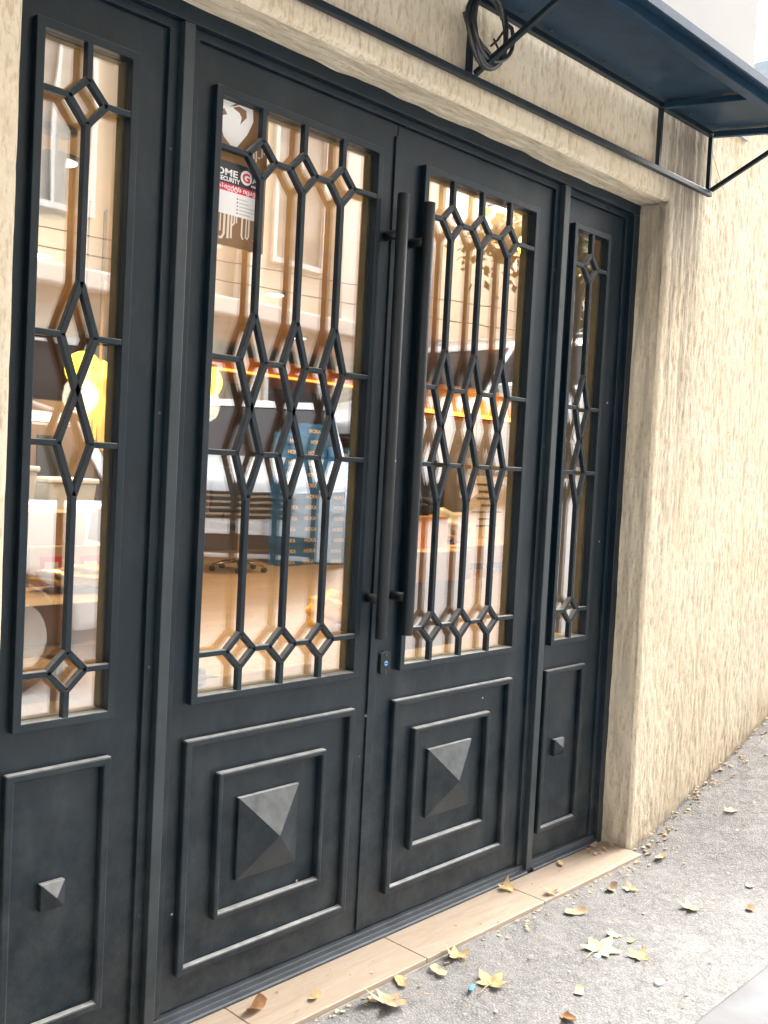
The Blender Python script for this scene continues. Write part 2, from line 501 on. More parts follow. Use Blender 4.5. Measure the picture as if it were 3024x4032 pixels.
def plaster_front():
    xs = np.concatenate([np.linspace(XL, XC, 420), np.linspace(XC, 5.6, 330)[1:]])
    zs = np.concatenate([np.linspace(-1.60, ZC, 210), np.linspace(ZC, 1.50, 50)[1:]])
    X, Z = np.meshgrid(xs, zs)
    d, pit = front_disp(X, Z)
    ex = np.where(Z < ZC, np.abs(X - XC), 9); ez = np.where(X < XC, np.abs(Z - ZC), 9)
    e = np.minimum(ex, ez); r = 0.016
    rnd = np.where(e < r, r - np.sqrt(np.clip(r * r - (r - e) ** 2, 0, None)), 0) * 0.8
    Y = YW + d + rnd
    xm = (xs[:-1] + xs[1:]) / 2; zm = (zs[:-1] + zs[1:]) / 2
    XM, ZM = np.meshgrid(xm, zm)
    keep = ~((XM < XC) & (ZM < ZC))
    link_mesh("wall", grid_mesh("wall", np.stack([X, Y, Z], -1), M['plaster'], keep, pit), bld)
    # right reveal: from the corner back to the door frame
    ic = 419; col = slice(0, 210)
    t = np.linspace(0, 1, 34)
    zz = zs[col]; y0 = Y[col, ic]
    T, Zr = np.meshgrid(t, zz)
    Yr = y0[:, None] * (1 - T) + 0.02 * T
    g = vnoise(Yr * 95, Zr * 12, 21); w = vnoise(Yr * 34, Zr * 9, 22); b = vnoise(Yr * 9, Zr * 3, 23)
    groove = np.clip((0.36 - g) * 2.2, 0, 1)
    dx = (0.0028 * groove + 0.007 * (w - .5) + 0.008 * (b - .5)) * np.clip(T * 12, 0, 1)
    dx += -0.006 * (1 - Zr / 1.1) * 0
    Xr = XC + dx
    link_mesh("reveal", grid_mesh("reveal", np.stack([Xr, Yr, Zr], -1), M['plaster'], None, groove * 0.8), bld)
    # soffit
    ir = 209; x0 = slice(0, 420); xx = xs[x0]; y0 = Y[ir, x0]
    T, Xs = np.meshgrid(t, xx)
    Ys = y0[:, None] * (1 - T) + 0.02 * T
    g = vnoise(Xs * 9, Ys * 95, 31); w = vnoise(Xs * 12, Ys * 30, 32); b = vnoise(Xs * 5, Ys * 9, 33)
    groove = np.clip((0.36 - g) * 2.2, 0, 1)
    dz = (0.003 * groove + 0.006 * (w - .5) + 0.006 * (b - .5)) * np.clip(T * 12, 0, 1)
    link_mesh("soffit", grid_mesh("soffit", np.stack([Xs, Ys, ZC + dz], -1), M['soffit'], None, groove * 0.8), bld)
    # left pier
    xs2 = np.linspace(-3.5, XL, 420); zs2 = np.linspace(-1.6, 1.5, 160)
    X, Z = np.meshgrid(xs2, zs2)
    d, pit = front_disp(X, Z)
    e = np.abs(X - XL); rnd = np.where(e < r, r - np.sqrt(np.clip(r * r - (r - e) ** 2, 0, None)), 0) * 0.8
    rnd = np.where(Z < ZC, rnd, 0)
    Yp = YW + 0.005 + d + rnd
    link_mesh("wall", grid_mesh("wall", np.stack([X, Yp, Z], -1), M['plaster'], None, pit), bld)
    T, Zr = np.meshgrid(t, zs2[zs2 < ZC])
    Yr = Yp[zs2 < ZC, -1][:, None] * (1 - T) - 0.02 * T
    g = vnoise(Yr * 95, Zr * 12, 41); groove = np.clip((0.36 - g) * 2.2, 0, 1)
    Xr = XL - 0.003 * groove * np.clip(T * 12, 0, 1)
    link_mesh("reveal", grid_mesh("reveal", np.stack([Xr, Yr, Zr], -1), M['plaster'], None, groove), bld)
plaster_front()
mb = MB()
mb.box(-3.5, 4.035, YW - 0.014, 0.5, 1.42, 3.9)
mb.build("upper_wall", M['white_render'], bld)
mb = MB()                                   # masonry behind the plaster
mb.box(-3.5, XL - 0.012, -0.10, 0.30, -1.6, 1.5)
mb.box(XC + 0.012, 5.6, -0.10, 0.30, -1.6, 1.5)
mb.box(XL - 0.012, XC + 0.012, -0.10, 0.30, 1.07, 1.5)
mb.build("masonry", M['white_render'], bld)

# ---------------------------------------------------------------- door frame
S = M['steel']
frame = thing("door_frame", "fixed black steel frame of the four-part shop entrance with two slim posts", "door frame", (2.17, 0.0, -1.41))
MUL = [(1.354, 1.384), (2.924, 2.958)]
FY0, FY1 = -0.012, 0.062
MB().box(0.84, 3.434, FY0, FY1, 1.003, 1.055).build("head", S, frame, 0.0025)
MB().box(0.84, 0.868, FY0, FY1, -1.412, 1.002).build("jamb", S, frame, 0.0025)
MB().box(3.392, 3.432, FY0, FY1, -1.412, 1.002).build("jamb", S, frame, 0.0025)
for a, b in MUL:
    MB().box(a, b, FY0, FY1, -1.408, 1.002).build("mullion", M['post'], frame, 0.0025)
bays = [(0.868, 1.354), (1.384, 2.924), (2.958, 3.392)]
SY = 0.008
for a, b in bays:
    m = MB()
    m.box(a, a + 0.027, SY, FY1, -1.378, 0.982)
    m.box(b - 0.027, b, SY, FY1, -1.378, 0.982)
    m.box(a, b, SY, FY1, 0.982, 1.002)
    m.build("stop", S, frame, 0.0015)
for a, b in bays:
    m = MB()
    pr = [(0.062, -1.381), (0.004, -1.381), (0.001, -1.396), (-0.019, -1.397), (-0.022, -1.401), (-0.022, -1.415), (0.062, -1.415)]
    n = len(pr)
    m.add([(a, y, z) for y, z in pr] + [(b, y, z) for y, z in pr],
          [tuple(range(n)), tuple(reversed(range(n, 2 * n)))] + [(k, k + n, (k + 1) % n + n, (k + 1) % n) for k in range(n)])
    m.build("sill", M['alu'], frame, 0.002)
for zz in (0.71, 0.1, -0.5, -1.1):          # small screw heads and weld beads on the stops
    for a, b in bays[:2]:
        MB().tube([(b - 0.014, SY - 0.0015, zz), (b - 0.014, SY + 0.002, zz)], 0.004, 8).build("screw", M['alu'], frame)

# ---------------------------------------------------------------- leaves, grilles
GT, GB = 0.895, -0.607
LEAF_Y = 0.020
BAR_CACHE = {}
def bar(parent, p, q, w, y0, y1):
    """one flat grille bar from p to q in the xz plane"""
    dx, dz = q[0] - p[0], q[1] - p[1]
    key = (round(dx, 4), round(dz, 4), w, y0)
    if key not in BAR_CACHE:
        L = math.hypot(dx, dz); ux, uz = dx / L, dz / L
        px, pz = -uz * w / 2, ux * w / 2
        hx, hz = dx / 2, dz / 2
        ex, ez = ux * 0.0035, uz * 0.0035
        poly = [(-hx - ex + px, -hz - ez + pz), (hx + ex + px, hz + ez + pz), (hx + ex - px, hz + ez - pz), (-hx - ex - px, -hz - ez - pz)]
        BAR_CACHE[key] = MB().prism_y(poly, y0, y1).mesh("grille_bar", S)
    o = link_mesh("grille_bar", BAR_CACHE[key], parent, at=((p[0] + q[0]) / 2, 0, (p[1] + q[1]) / 2))
    bv = o.modifiers.new("bevel", 'BEVEL'); bv.width = 0.0016; bv.segments = 1
    bv.limit_method = 'ANGLE'; bv.angle_limit = rad(50)

def leaf(t, x0, x1, g0, g1, cents, zbot=-1.378, ztop=0.981):
    fw = 0.0195
    op = (g0 + fw, g1 - fw, GB + fw, GT - fw)
    lf = MB().ring((x0, x1, zbot, ztop), op, LEAF_Y, 0.0295).build("leaf_panel", S, t, 0.0012)
    MB().ring((x0, x1, zbot, ztop), (op[0] - .012, op[1] + .012, op[2] - .012, op[3] + .012), 0.0305, 0.060).build("leaf_core", S, t)
    MB().ring((op[0] - .012, op[1] + .012, op[2] - .012, op[3] + .012), op, 0.0375, 0.0595).build("glazing_bead", M['bead'], t, 0.001)
    MB().box(op[0] - .010, op[1] + .010, 0.0312, 0.0368, op[2] - .010, op[3] + .010).build("glass_pane", M['glass'], t)
    gr = MB().ring((g0, g1, GB, GT), op, 0.0, 0.0196).build("grille", S, t, 0.0018)
    W = 0.0150
    rows = [((.802, .755, .702), .045), ((.370, .250, .134), .041), ((.134, .017, -.100), .041), ((-.440, -.485, -.530), .0455)]
    vy, dy, hy = 0.0006, 0.0010, 0.0014
    for c in cents:
        for a, b in ((op[3], .802), (.702, .370), (-.100, -.440), (-.530, op[2])):
            bar(gr, (c, a), (c, b), W, vy, 0.0190)
        for (zt, zm, zb), hw in rows:
            for s in (-1, 1):
                bar(gr, (c, zt), (c + s * hw, zm), W, dy, 0.0188)
                bar(gr, (c + s * hw, zm), (c, zb), W, dy, 0.0188)
    for (zt, zm, zb), hw in rows:
        ends = [op[0]] + [v for c in cents for v in (c - hw, c + hw)] + [op[1]]
        for k in range(0, len(ends), 2):
            bar(gr, (ends[k], zm), (ends[k + 1], zm), W * 0.93, hy, 0.0186)
    return gr

def moulding(t, x0, x1, z0, z1, w, y0, name="moulding"):
    return MB().ring((x0, x1, z0, z1), (x0 + w, x1 - w, z0 + w, z1 - w), y0, LEAF_Y - 0.0006).build(name, S, t, 0.0045, seg=2)

def pyramid(t, x0, x1, z0, z1, yb, ya):
    cx, cz = (x0 + x1) / 2, (z0 + z1) / 2
    m = MB()
    m.add([(x0, LEAF_Y - .0006, z0), (x1, LEAF_Y - .0006, z0), (x1, LEAF_Y - .0006, z1), (x0, LEAF_Y - .0006, z1),
           (x0, yb, z0), (x1, yb, z0), (x1, yb, z1), (x0, yb, z1), (cx, ya, cz)],
          [(0, 1, 2, 3), (0, 4, 5, 1), (1, 5, 6, 2), (2, 6, 7, 3), (3, 7, 4, 0), (4, 8, 5), (5, 8, 6), (6, 8, 7), (7, 8, 4)])
    m.build("pyramid_boss", S, t, 0.0016)

side_l = thing("door_sidelight", "fixed narrow black panel left of the double door, single column of glazing", "door panel", (1.12, 0.03, -1.38), "side panels")
leaf(side_l, 0.880, 1.342, 1.002, 1.248, [1.125])
moulding(side_l, 0.992, 1.246, -1.290, -0.695, 0.0205, 0.0)
pyramid(side_l, 1.083, 1.141, -1.017, -0.956, 0.004, -0.016)

door_l = thing("entrance_door", "black door leaf with the security sticker behind its grille", "door", (1.75, 0.03, -1.38), "double entrance door leaves")
leaf(door_l, 1.398, 2.109, 1.460, 2.039, [1.609, 1.749, 1.889])
moulding(door_l, 1.452, 2.037, -1.290, -0.695, 0.0205, 0.0)
moulding(door_l, 1.556, 1.928, -1.175, -0.794, 0.0150, -0.003)
pyramid(door_l, 1.631, 1.838, -1.094, -0.875, 0.008, -0.041)

door_r = thing("entrance_door", "black door leaf with the lock plate and the overlap strip, nearer the plaster corner", "door", (2.52, 0.03, -1.38), "double entrance door leaves")
leaf(door_r, 2.113, 2.910, 2.217, 2.799, [2.356, 2.500, 2.645])
moulding(door_r, 2.204, 2.797, -1.290, -0.695, 0.0205, 0.0)
moulding(door_r, 2.301, 2.677, -1.175, -0.794, 0.0150, -0.003)
pyramid(door_r, 2.380, 2.596, -1.094, -0.875, 0.008, -0.036)
# overlap strip with rounded head
poly = [(2.099, -1.372), (2.131, -1.372), (2.131, 0.925)]
poly += [(2.131 - 0.022 * (1 - math.cos(a)), 0.925 + 0.022 * math.sin(a)) for a in (0.5, 1.0, math.pi / 2)]
poly += [(2.099, 0.947)]
MB().prism_y(poly, 0.0135, 0.0194).build("overlap_strip", S, door_r, 0.001)

side_r = thing("door_sidelight", "fixed narrow black panel beside the right plaster reveal", "door panel", (3.15, 0.03, -1.38), "side panels")
leaf(side_r, 2.972, 3.380, 3.016, 3.259, [3.136])
moulding(side_r, 3.000, 3.256, -1.290, -0.695, 0.0205, 0.0)
pyramid(side_r, 3.084, 3.147, -1.020, -0.959, 0.004, -0.014)

def pull(t, x, ztop, zbot, yb):
    h = MB().tube([(x, yb, zbot), (x, yb, ztop)], 0.0172, 28).build("pull_handle", M['handle'], t, 0.001, smooth=False)
    for p in h.data.polygons: p.use_smooth = len(p.vertices) == 4
    for z in (0.660, -0.380):
        s = MB().tube([(x, 0.0198, z), (x, yb + 0.010, z)], 0.0135, 16).build("handle_stub", M['handle'], h)
        for p in s.data.polygons: p.use_smooth = len(p.vertices) == 4
pull(door_l, 2.083, 0.772, -0.491, -0.041)
pull(door_r, 2.190, 0.770, -0.489, -0.045)

# lock escutcheon on the right leaf
def lock():
    cx, cz, w, h = 2.163, -0.579, 0.021, 0.034
    n = 10
    poly = []
    for s in (1, -1):
        for k in range(n + 1):
            a = math.pi * k / n
            poly.append((cx + s * w * math.cos(a), cz + s * (h - 0.010) + s * 0.010 * math.sin(a)))
    lk = MB().prism_y(poly, 0.009, 0.0194).build("lock_plate", M['handle'], door_r, 0.0015)
    MB().tube([(cx, 0.0092, cz), (cx, 0.0070, cz)], 0.0075, 16).build("lock_cylinder", M['lockblue'], lk)
    MB().box(cx - .0055, cx + .0055, 0.0060, 0.0069, cz - .0014, cz + .0014).build("keyway", M['rubber'], lk)
    for dz in (-0.025, 0.025):
        MB().tube([(cx, 0.0092, cz + dz), (cx, 0.0072, cz + dz)], 0.0038, 12).build("screw", M['alu'], lk)
M['lockblue'] = plain("blue film on the lock", (0.16, 0.42, 0.75), 0.3, 0.2)
lock()

# ---------------------------------------------------------------- doorstep
step = thing("doorstep", "beige travertine doorstep in front of the black doors", "doorstep", (2.2, -0.11, -1.43))
TX = [-0.2, 0.405, 0.997, 1.590, 2.185, 2.778, 3.418]
for k in range(len(TX) - 1):
    a, b = TX[k] + 0.0012, TX[k + 1] - 0.0012
    MB().box(a, b, -0.193, -0.0225, -1.420, -1.4045).build("tile", M['tile'], step, 0.0025)
M['mortar'] = plain("grey mortar", (0.26, 0.24, 0.21), 0.95, var=0.25, scale=30)
MB().box(-0.2, 3.424, -0.1985, 0.0, -1.50, -1.4195).build("mortar_bed", M['mortar'], step, 0.003)

# ---------------------------------------------------------------- awning
K = M['canopy']
awn = thing("awning", "black steel canopy on a braced tube frame above the doors", "awning", (2.3, -0.14, 1.1))
def seg(name, p, q, w, h=None, parent=awn, mat=K, up=(0, 0, 1), bevel=0.002):
    p, q = Vector(p), Vector(q); h = h or w
    d = (q - p).normalized(); u = Vector(up)
    if abs(d.dot(u)) > 0.99: u = Vector((0, 1, 0))
    s = d.cross(u).normalized(); u = s.cross(d)
    vs = []
    for c in (p, q):
        for i, j in ((-1, -1), (1, -1), (1, 1), (-1, 1)):
            vs.append(c + s * (i * w / 2) + u * (j * h / 2))
    return MB().add(vs, [(0, 1, 2, 3), (7, 6, 5, 4), (0, 4, 5, 1), (1, 5, 6, 2), (2, 6, 7, 3), (3, 7, 4, 0)]).build(name, mat, parent, bevel)
YR = -0.152
XA = [0.35, 1.10, 2.205, 3.288, 3.684]
zl = lambda x: 1.113 + 0.012 * (x - 2.7)      # wall rail, very slightly out of level
zu = lambda x: 1.345 + 0.012 * (x - 3.3)
RX0 = 0.33
seg("wall_rail", (RX0, YR, zl(RX0)), (3.704, YR, zl(3.704)), 0.019, mat=S)
seg("upper_rail", (RX0, YR, zu(RX0)), (3.704, YR, zu(3.704)), 0.020, mat=S)
for x in XA:
    seg("post", (x, YR, zl(x) + 0.009), (x, YR, zu(x) - 0.009), 0.0165, mat=S)
SL = 0.122
ar = lambda y, x=3.3: zu(x) + SL * (y - YR)
YE = -0.492
for x in XA:
    seg("arm", (x, YR - 0.014, ar(YR - 0.014, x)), (x, YE + 0.010, ar(YE + 0.010, x)), 0.022)
for x in (0.35, 2.222, 3.690):
    seg("brace", (x, YR - 0.010, zl(x) + 0.012), (x, YE + 0.004, ar(YE, x) - 0.012), 0.0155, mat=S)
seg("front_beam", (RX0, YE - 0.010, ar(YE - .01, RX0) + 0.0005), (3.705, YE - 0.010, ar(YE - .01, 3.705) + 0.0005), 0.036, 0.031)
m = MB()
vs = []
for x in (RX0 - 0.015, 3.722):
    for y, dz in ((YW - 0.018, 0.0175), (-0.572, 0.0175), (-0.572, 0.0205), (YW - 0.018, 0.0205)):
        vs.append((x, y, ar(y, x) + dz))
m.add(vs, [(0, 1, 2, 3), (7, 6, 5, 4), (0, 4, 5, 1), (1, 5, 6, 2), (2, 6, 7, 3), (3, 7, 4, 0)])
m.build("canopy_sheet", K, awn)
seg("sheet_lip", (RX0 - 0.015, -0.577, ar(-0.577, RX0) + 0.008), (3.722, -0.577, ar(-0.577, 3.722) + 0.008), 0.008, 0.026, bevel=0)
for k in range(22):                           # rivets along the upper rail
    x = 0.45 + 0.15 * k
    MB().tube([(x, YR - 0.03, ar(YR - 0.03, x) + 0.0170), (x, YR - 0.03, ar(YR - 0.03, x) + 0.0130)], 0.0048, 8).build("rivet", M['alu'], awn)

# coil of cable hung on the awning post
coil = thing("cable_coil", "loose coil of black cable tied to the awning post", "cable", (2.24, -0.20, 1.16))
m = MB(); rnd = random.Random(3)
pts = []
for k in range(5 * 26 + 1):
    a = 2 * math.pi * k / 26 + 0.6
    lap = k / 26
    r1 = 0.079 + 0.012 * math.sin(lap * 2.4 + 0.5) ; r2 = 0.090 + 0.010 * math.sin(lap * 1.7)
    pts.append((2.222 + r1 * math.cos(a) + 0.005 * math.sin(lap * 5), -0.196 - 0.007 * (lap % 3) + 0.003 * math.sin(3 * a), 1.232 + r2 * 1.06 * math.sin(a)))
m.tube(pts, 0.0062, 8)
m.build("cable", M['cable'], coil, smooth=True)
m = MB()
m.tube([(2.282, -0.2, 1.185), (2.235, -0.205, 1.160), (2.195, -0.2, 1.178), (2.165, -0.195, 1.205), (2.142, -0.19, 1.232), (2.131, -0.19, 1.252)], 0.0085, 8)
m.build("cable_end", M['cable'], coil, smooth=True)
m = MB()
m.tube([(2.300, -0.200, 1.262), (2.262, -0.203, 1.215), (2.234, -0.203, 1.190)], 0.0035, 6)
m.tube([(2.245, -0.203, 1.214), (2.272, -0.203, 1.190), (2.285, -0.203, 1.176)], 0.0035, 6)
m.build("cable_tie", M['rubber'], coil, smooth=True)

# white wires running along the plaster behind the right brace
M['wire'] = plain("painted wire", (0.72, 0.62, 0.46), 0.6)
wr = thing("wall_wire", "thin cream wire crossing the plaster beside the last awning post", "wire", (3.76, -0.14, 1.22))
MB().tube([(3.715, -0.139, 1.318), (3.735, -0.141, 1.28), (3.79, -0.141, 1.225), (3.845, -0.139, 1.178)], 0.0030, 6).build("wire", M['wire'], wr, smooth=True)

# ---------------------------------------------------------------- lettering helper (flat print)
def text_mesh(s, size, mat, name="print", align='LEFT', sx=1.0, bold=0.0):
    cu = bpy.data.curves.new("txt", 'FONT')
    cu.body = s; cu.size = size; cu.align_x = align; cu.offset = bold; cu.resolution_u = 3
    to = bpy.data.objects.new("txt", cu); COL.objects.link(to)
    dg = bpy.context.evaluated_depsgraph_get(); dg.update()
    me = bpy.data.meshes.new_from_object(to.evaluated_get(dg))
    bpy.data.objects.remove(to); bpy.data.curves.remove(cu)
    me.name = name; me.materials.clear(); me.materials.append(mat)
    me.transform(Matrix.Rotation(rad(90), 4, 'X') @ Matrix.Diagonal((sx, 1, 1, 1)))
    return me
def letters(s, x, y, z, size, mat, parent, **kw):
    return link_mesh("print", text_mesh(s, size, mat, **kw), parent, at=(x, y, z))

M['ink_white'] = plain("white print", (0.80, 0.80, 0.80), 0.5, var=0.02)
M['ink_black'] = plain("black print", (0.018, 0.02, 0.028), 0.4, var=0.1)
M['ink_red'] = plain("red print", (0.62, 0.03, 0.07), 0.45, var=0.05)
M['ink_grey'] = plain("pale grey print", (0.52, 0.52, 0.52), 0.5, var=0.02)
M['ink_dark'] = plain("dark grey print", (0.12, 0.12, 0.12), 0.5, var=0.02)
stk = thing("security_sticker", "black, red and white security company sticker on the door glass", "sticker", (1.545, 0.0305, 0.60))
SX0, SX1 = 1.484, 1.6175
MB().box(SX0, SX1, 0.03000, 0.03025, 0.604, 0.7315).build("sheet", M['ink_white'], stk)
MB().box(SX0, SX1, 0.02935, 0.02990, 0.6775, 0.7315).build("top_field", M['ink_black'], stk)
MB().box(SX0, SX1, 0.02935, 0.02990, 0.6600, 0.6775).build("red_band", M['ink_red'], stk)
letters("OMEGA"[:3], 1.4868, 0.0293, 0.6975, 0.0225, M['ink_white'], stk, sx=1.42, bold=0.0006)
d = MB().tube([(1.5805, 0.0290, 0.7040), (1.5805, 0.0292, 0.7040)], 0.0180, 24)
d.build("disc", M['ink_white'], stk)
letters("G", 1.5680, 0.0287, 0.6935, 0.0300, M['ink_red'], stk, sx=1.12, bold=0.0012)
letters("A", 1.6000, 0.0293, 0.6955, 0.0225, M['ink_white'], stk, sx=1.1, bold=0.0006)
letters("SECURITY", 1.4955, 0.0293, 0.6835, 0.0150, M['ink_white'], stk, sx=0.98, bold=0.0005)
letters("MEBI", 1.5965, 0.0293, 0.6850, 0.0075, M['ink_white'], stk, sx=1.1, bold=0.0003)
letters("\u10dd\u10d1\u10d8\u10d4\u10e5\u10e2\u10e1 \u10d8\u10ea\u10d0\u10d5\u10e1", 1.4895, 0.0293, 0.6655, 0.0140, M['ink_white'], stk, sx=1.22, bold=0.0004)
for k in range(5):
    z = 0.6475 - 0.0088 * k
    MB().tube([(1.5565, 0.0296, z), (1.5565, 0.0299, z)], 0.0022, 10).build("icon", M['ink_dark'], stk)
    MB().box(1.5625, (1.588, 1.592, 1.612, 1.611, 1.598)[k], 0.0296, 0.0299, z - 0.0013, z + 0.0013).build("print_line", M['ink_grey'], stk)

# ---------------------------------------------------------------- interior
def wood_floor():
    t = NT("laminate floor")
    br = t.n.new("ShaderNodeTexBrick")
    t.l.new(t.coord((1, 1, 1), kind='World'), br.inputs['Vector'])
    br.inputs['Scale'].default_value = 1.0
    br.inputs['Brick Width'].default_value = 1.2; br.inputs['Row Height'].default_value = 0.19
    br.inputs['Mortar Size'].default_value = 0.004
    br.inputs['Color1'].default_value = (0.42, 0.27, 0.14, 1); br.inputs['Color2'].default_value = (0.50, 0.33, 0.18, 1)
    br.inputs['Mortar'].default_value = (0.2, 0.12, 0.06, 1)
    g = t.noise(t.coord((3, 40, 1), kind='World'), 1.0, 4)
    t.set('Base Color', t.mix(t.rng(g, 0.35, 0.7, 0, 0.5), br.outputs[0], (0.34, 0.2, 0.1))).set('Roughness', 0.35)
    return t.m
M['laminate'] = wood_floor()
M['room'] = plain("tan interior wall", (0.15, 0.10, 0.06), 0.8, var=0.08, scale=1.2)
M['ceil'] = plain("brown ceiling", (0.60, 0.44, 0.25), 0.7, var=0.12, scale=1.6)
FZ = -1.20
CZ = 1.36
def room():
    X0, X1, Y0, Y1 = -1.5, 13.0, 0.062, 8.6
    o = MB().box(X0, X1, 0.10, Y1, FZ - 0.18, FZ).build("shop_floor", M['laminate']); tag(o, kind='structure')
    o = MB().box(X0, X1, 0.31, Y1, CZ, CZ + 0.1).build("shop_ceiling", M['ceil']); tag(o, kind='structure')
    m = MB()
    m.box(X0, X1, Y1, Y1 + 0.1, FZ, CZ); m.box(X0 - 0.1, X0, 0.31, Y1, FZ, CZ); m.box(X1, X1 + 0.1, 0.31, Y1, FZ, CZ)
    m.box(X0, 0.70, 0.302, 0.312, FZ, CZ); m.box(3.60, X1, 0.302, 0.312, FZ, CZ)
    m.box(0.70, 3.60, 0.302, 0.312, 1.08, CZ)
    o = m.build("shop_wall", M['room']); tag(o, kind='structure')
room()

# ceiling beams inside
M['beam'] = plain("dark timber", (0.16, 0.095, 0.05), 0.6, var=0.25, scale=5)

M['grey_plastic'] = plain("grey plastic", (0.25, 0.27, 0.29), 0.45)
M['lamp'] = glow("lit yellow globe", (1.0, 0.74, 0.06), 1.0)
M['led'] = glow("orange light strip", (1.0, 0.40, 0.06), 0.9)
def pendant(loc, r, label, watts=26):
    t = thing("pendant_lamp", label, "lamp", loc, "lit globe lamps in the shop")
    n = 14; prof = [(r * math.sin(math.pi * k / 10), r * math.cos(math.pi * k / 10)) for k in range(11)]
    vs, fs = [], []
    for a, z in prof:
        for j in range(n):
            vs.append((loc[0] + max(a, .002) * math.cos(2 * math.pi * j / n), loc[1] + max(a, .002) * math.sin(2 * math.pi * j / n), loc[2] + z))
    for k in range(10):
        for j in range(n):
            fs.append((k * n + j, k * n + (j + 1) % n, (k + 1) * n + (j + 1) % n, (k + 1) * n + j))
    MB().add(vs, fs).build("globe", M['lamp'], t, smooth=True)
    MB().tube([(loc[0], loc[1], loc[2] + r), (loc[0], loc[1], CZ)], 0.006, 6).build("cord", M['rubber'], t)
    l = bpy.data.lights.new("lamp_light", 'POINT'); l.energy = watts; l.color = (1.0, 0.86, 0.66); l.shadow_soft_size = r * 1.02
    lo = bpy.data.objects.new("lamp_light", l); COL.objects.link(lo); lo.parent = t; lo.location = (0, 0, -r - 0.04)
pendant((2.84, 3.0, 0.45), 0.10, "yellow globe lamp seen in the left side panel, left of two", 5)
pendant((3.02, 3.15, 0.43), 0.10, "yellow globe lamp seen in the left side panel, right of two", 5)
pendant((3.66, 3.0, 0.46), 0.10, "single yellow globe lamp at the left edge of the sticker door", 5)
pendant((4.25, 1.10, 1.18), 0.06, "small gold lamp high in the lock-side door glass", 8)

M['downlight'] = glow("lit downlight", (1.0, 0.9, 0.72), 3.0)
def downlight(x, y, watts, label):
    t = thing("ceiling_downlight", label, "lamp", (x, y, CZ), "downlights in the shop ceiling")
    MB().tube([(x, y, CZ - .0005), (x, y, CZ - .02)], .085, 20).build("trim", M['grey_plastic'], t)
    MB().tube([(x, y, CZ - .0205), (x, y, CZ - .024)], .068, 20).build("lens", M['downlight'], t)
    l = bpy.data.lights.new("lamp_light", 'SPOT'); l.energy = watts; l.color = (1.0, 0.82, 0.58)
    l.spot_size = rad(150); l.spot_blend = 0.6; l.shadow_soft_size = 0.10
    lo = bpy.data.objects.new("lamp_light", l); COL.objects.link(lo); lo.parent = t; lo.location = (0, 0, -0.06)
downlight(5.25, 4.3, 62, "round ceiling downlight above the orange shelf, seen through the sticker door")
downlight(2.35, 2.4, 30, "added ceiling downlight brightening the packing table")  # this and the downlights below are added to brighten the shop
downlight(7.2, 6.2, 72, "added ceiling downlight brightening the stack of blue boxes")
downlight(4.1, 1.15, 40, "added ceiling downlight brightening the shop counter")
downlight(8.9, 4.1, 75, "added ceiling downlight brightening the front of the orange cabinet")
downlight(3.4, 4.6, 90, "added ceiling downlight brightening the room behind the yellow globes")

# orange lit shelf along the back and lit orange cabinet on the right
M['orange'] = plain("orange laminate", (0.80, 0.33, 0.055), 0.5, var=0.1)
M['orange_box'] = plain("orange carton board", (0.85, 0.38, 0.09), 0.6, var=0.1)
M['yellow'] = plain("yellow laminate", (0.9, 0.52, 0.07), 0.5, var=0.08)
t = thing("wall_shelf", "orange shelf with a light strip high on the back wall", "shelf", (8.0, 7.6, 1.0))
MB().box(6.8, 9.9, 7.3, 8.59, 1.00, 1.20).build("shelf_board", M['orange'], t, 0.004)
MB().box(6.85, 9.85, 7.27, 7.298, 1.01, 1.035).build("light_strip", M['led'], t)
t = thing("display_cabinet", "wide cabinet with a bright orange front band behind the lock-side door", "cabinet", (9.2, 5.2, FZ))
MB().box(7.7, 11.0, 5.0, 5.6, 0.60, 0.92).build("front_band", M['orange'], t, 0.004)
MB().box(7.7, 11.0, 4.97, 4.998, 0.60, 0.64).build("light_strip", M['led'], t)
MB().box(7.75, 10.95, 5.05, 5.6, FZ, 0.59).build("carcass", M['yellow'], t, 0.004)
for k in range(3):
    MB().box(7.80 + k * 1.06, 8.80 + k * 1.06, 5.02, 5.045, FZ + 0.1, 0.55).build("cabinet_door", M['room'], t, 0.004)

# blue shoe boxes
M['blue'] = plain("blue carton", (0.03, 0.17, 0.42), 0.55, var=0.15)
M['tan_ink'] = plain("tan print", (0.85, 0.60, 0.32), 0.5, var=0.05)
SB = {}
SB['box'] = MB().box(-.165, .165, -.11, .11, 0.0, 0.108).mesh("carton", M['blue'])
SB['lid'] = MB().box(-.169, .169, -.114, .114, 0.085, 0.128).mesh("lid", M['blue'])
SB['txt'] = text_mesh("HOKA", 0.062, M['tan_ink'], bold=0.002)
SB['end'] = MB().box(-.1745, -.1692, -.05, .05, .02, .07).mesh("label_patch", M['tan_ink'])
rnd = random.Random(5)
def shoe_box(x, y, z, rz, label):
    o = thing("shoe_box", label, "box", (x, y, z), "stacked blue shoe boxes", (0, 0, rz))
    for nm, key in (("carton", 'box'), ("lid", 'lid')):
        link_mesh(nm, SB[key], o, local=True)
    link_mesh("print", SB['txt'], o, local=True, at=(-0.13, -0.1155, 0.02))
    return o
ORD = ("lowest", "second from the floor", "third from the floor", "fourth from the floor", "fifth from the floor", "sixth from the floor", "seventh from the floor",
       "eighth from the floor", "ninth from the floor", "tenth from the floor", "eleventh from the floor", "twelfth from the floor")
heights = [12, 13, 11]
cols = [(7.72, 6.86), (8.07, 6.90), (8.42, 6.80)]
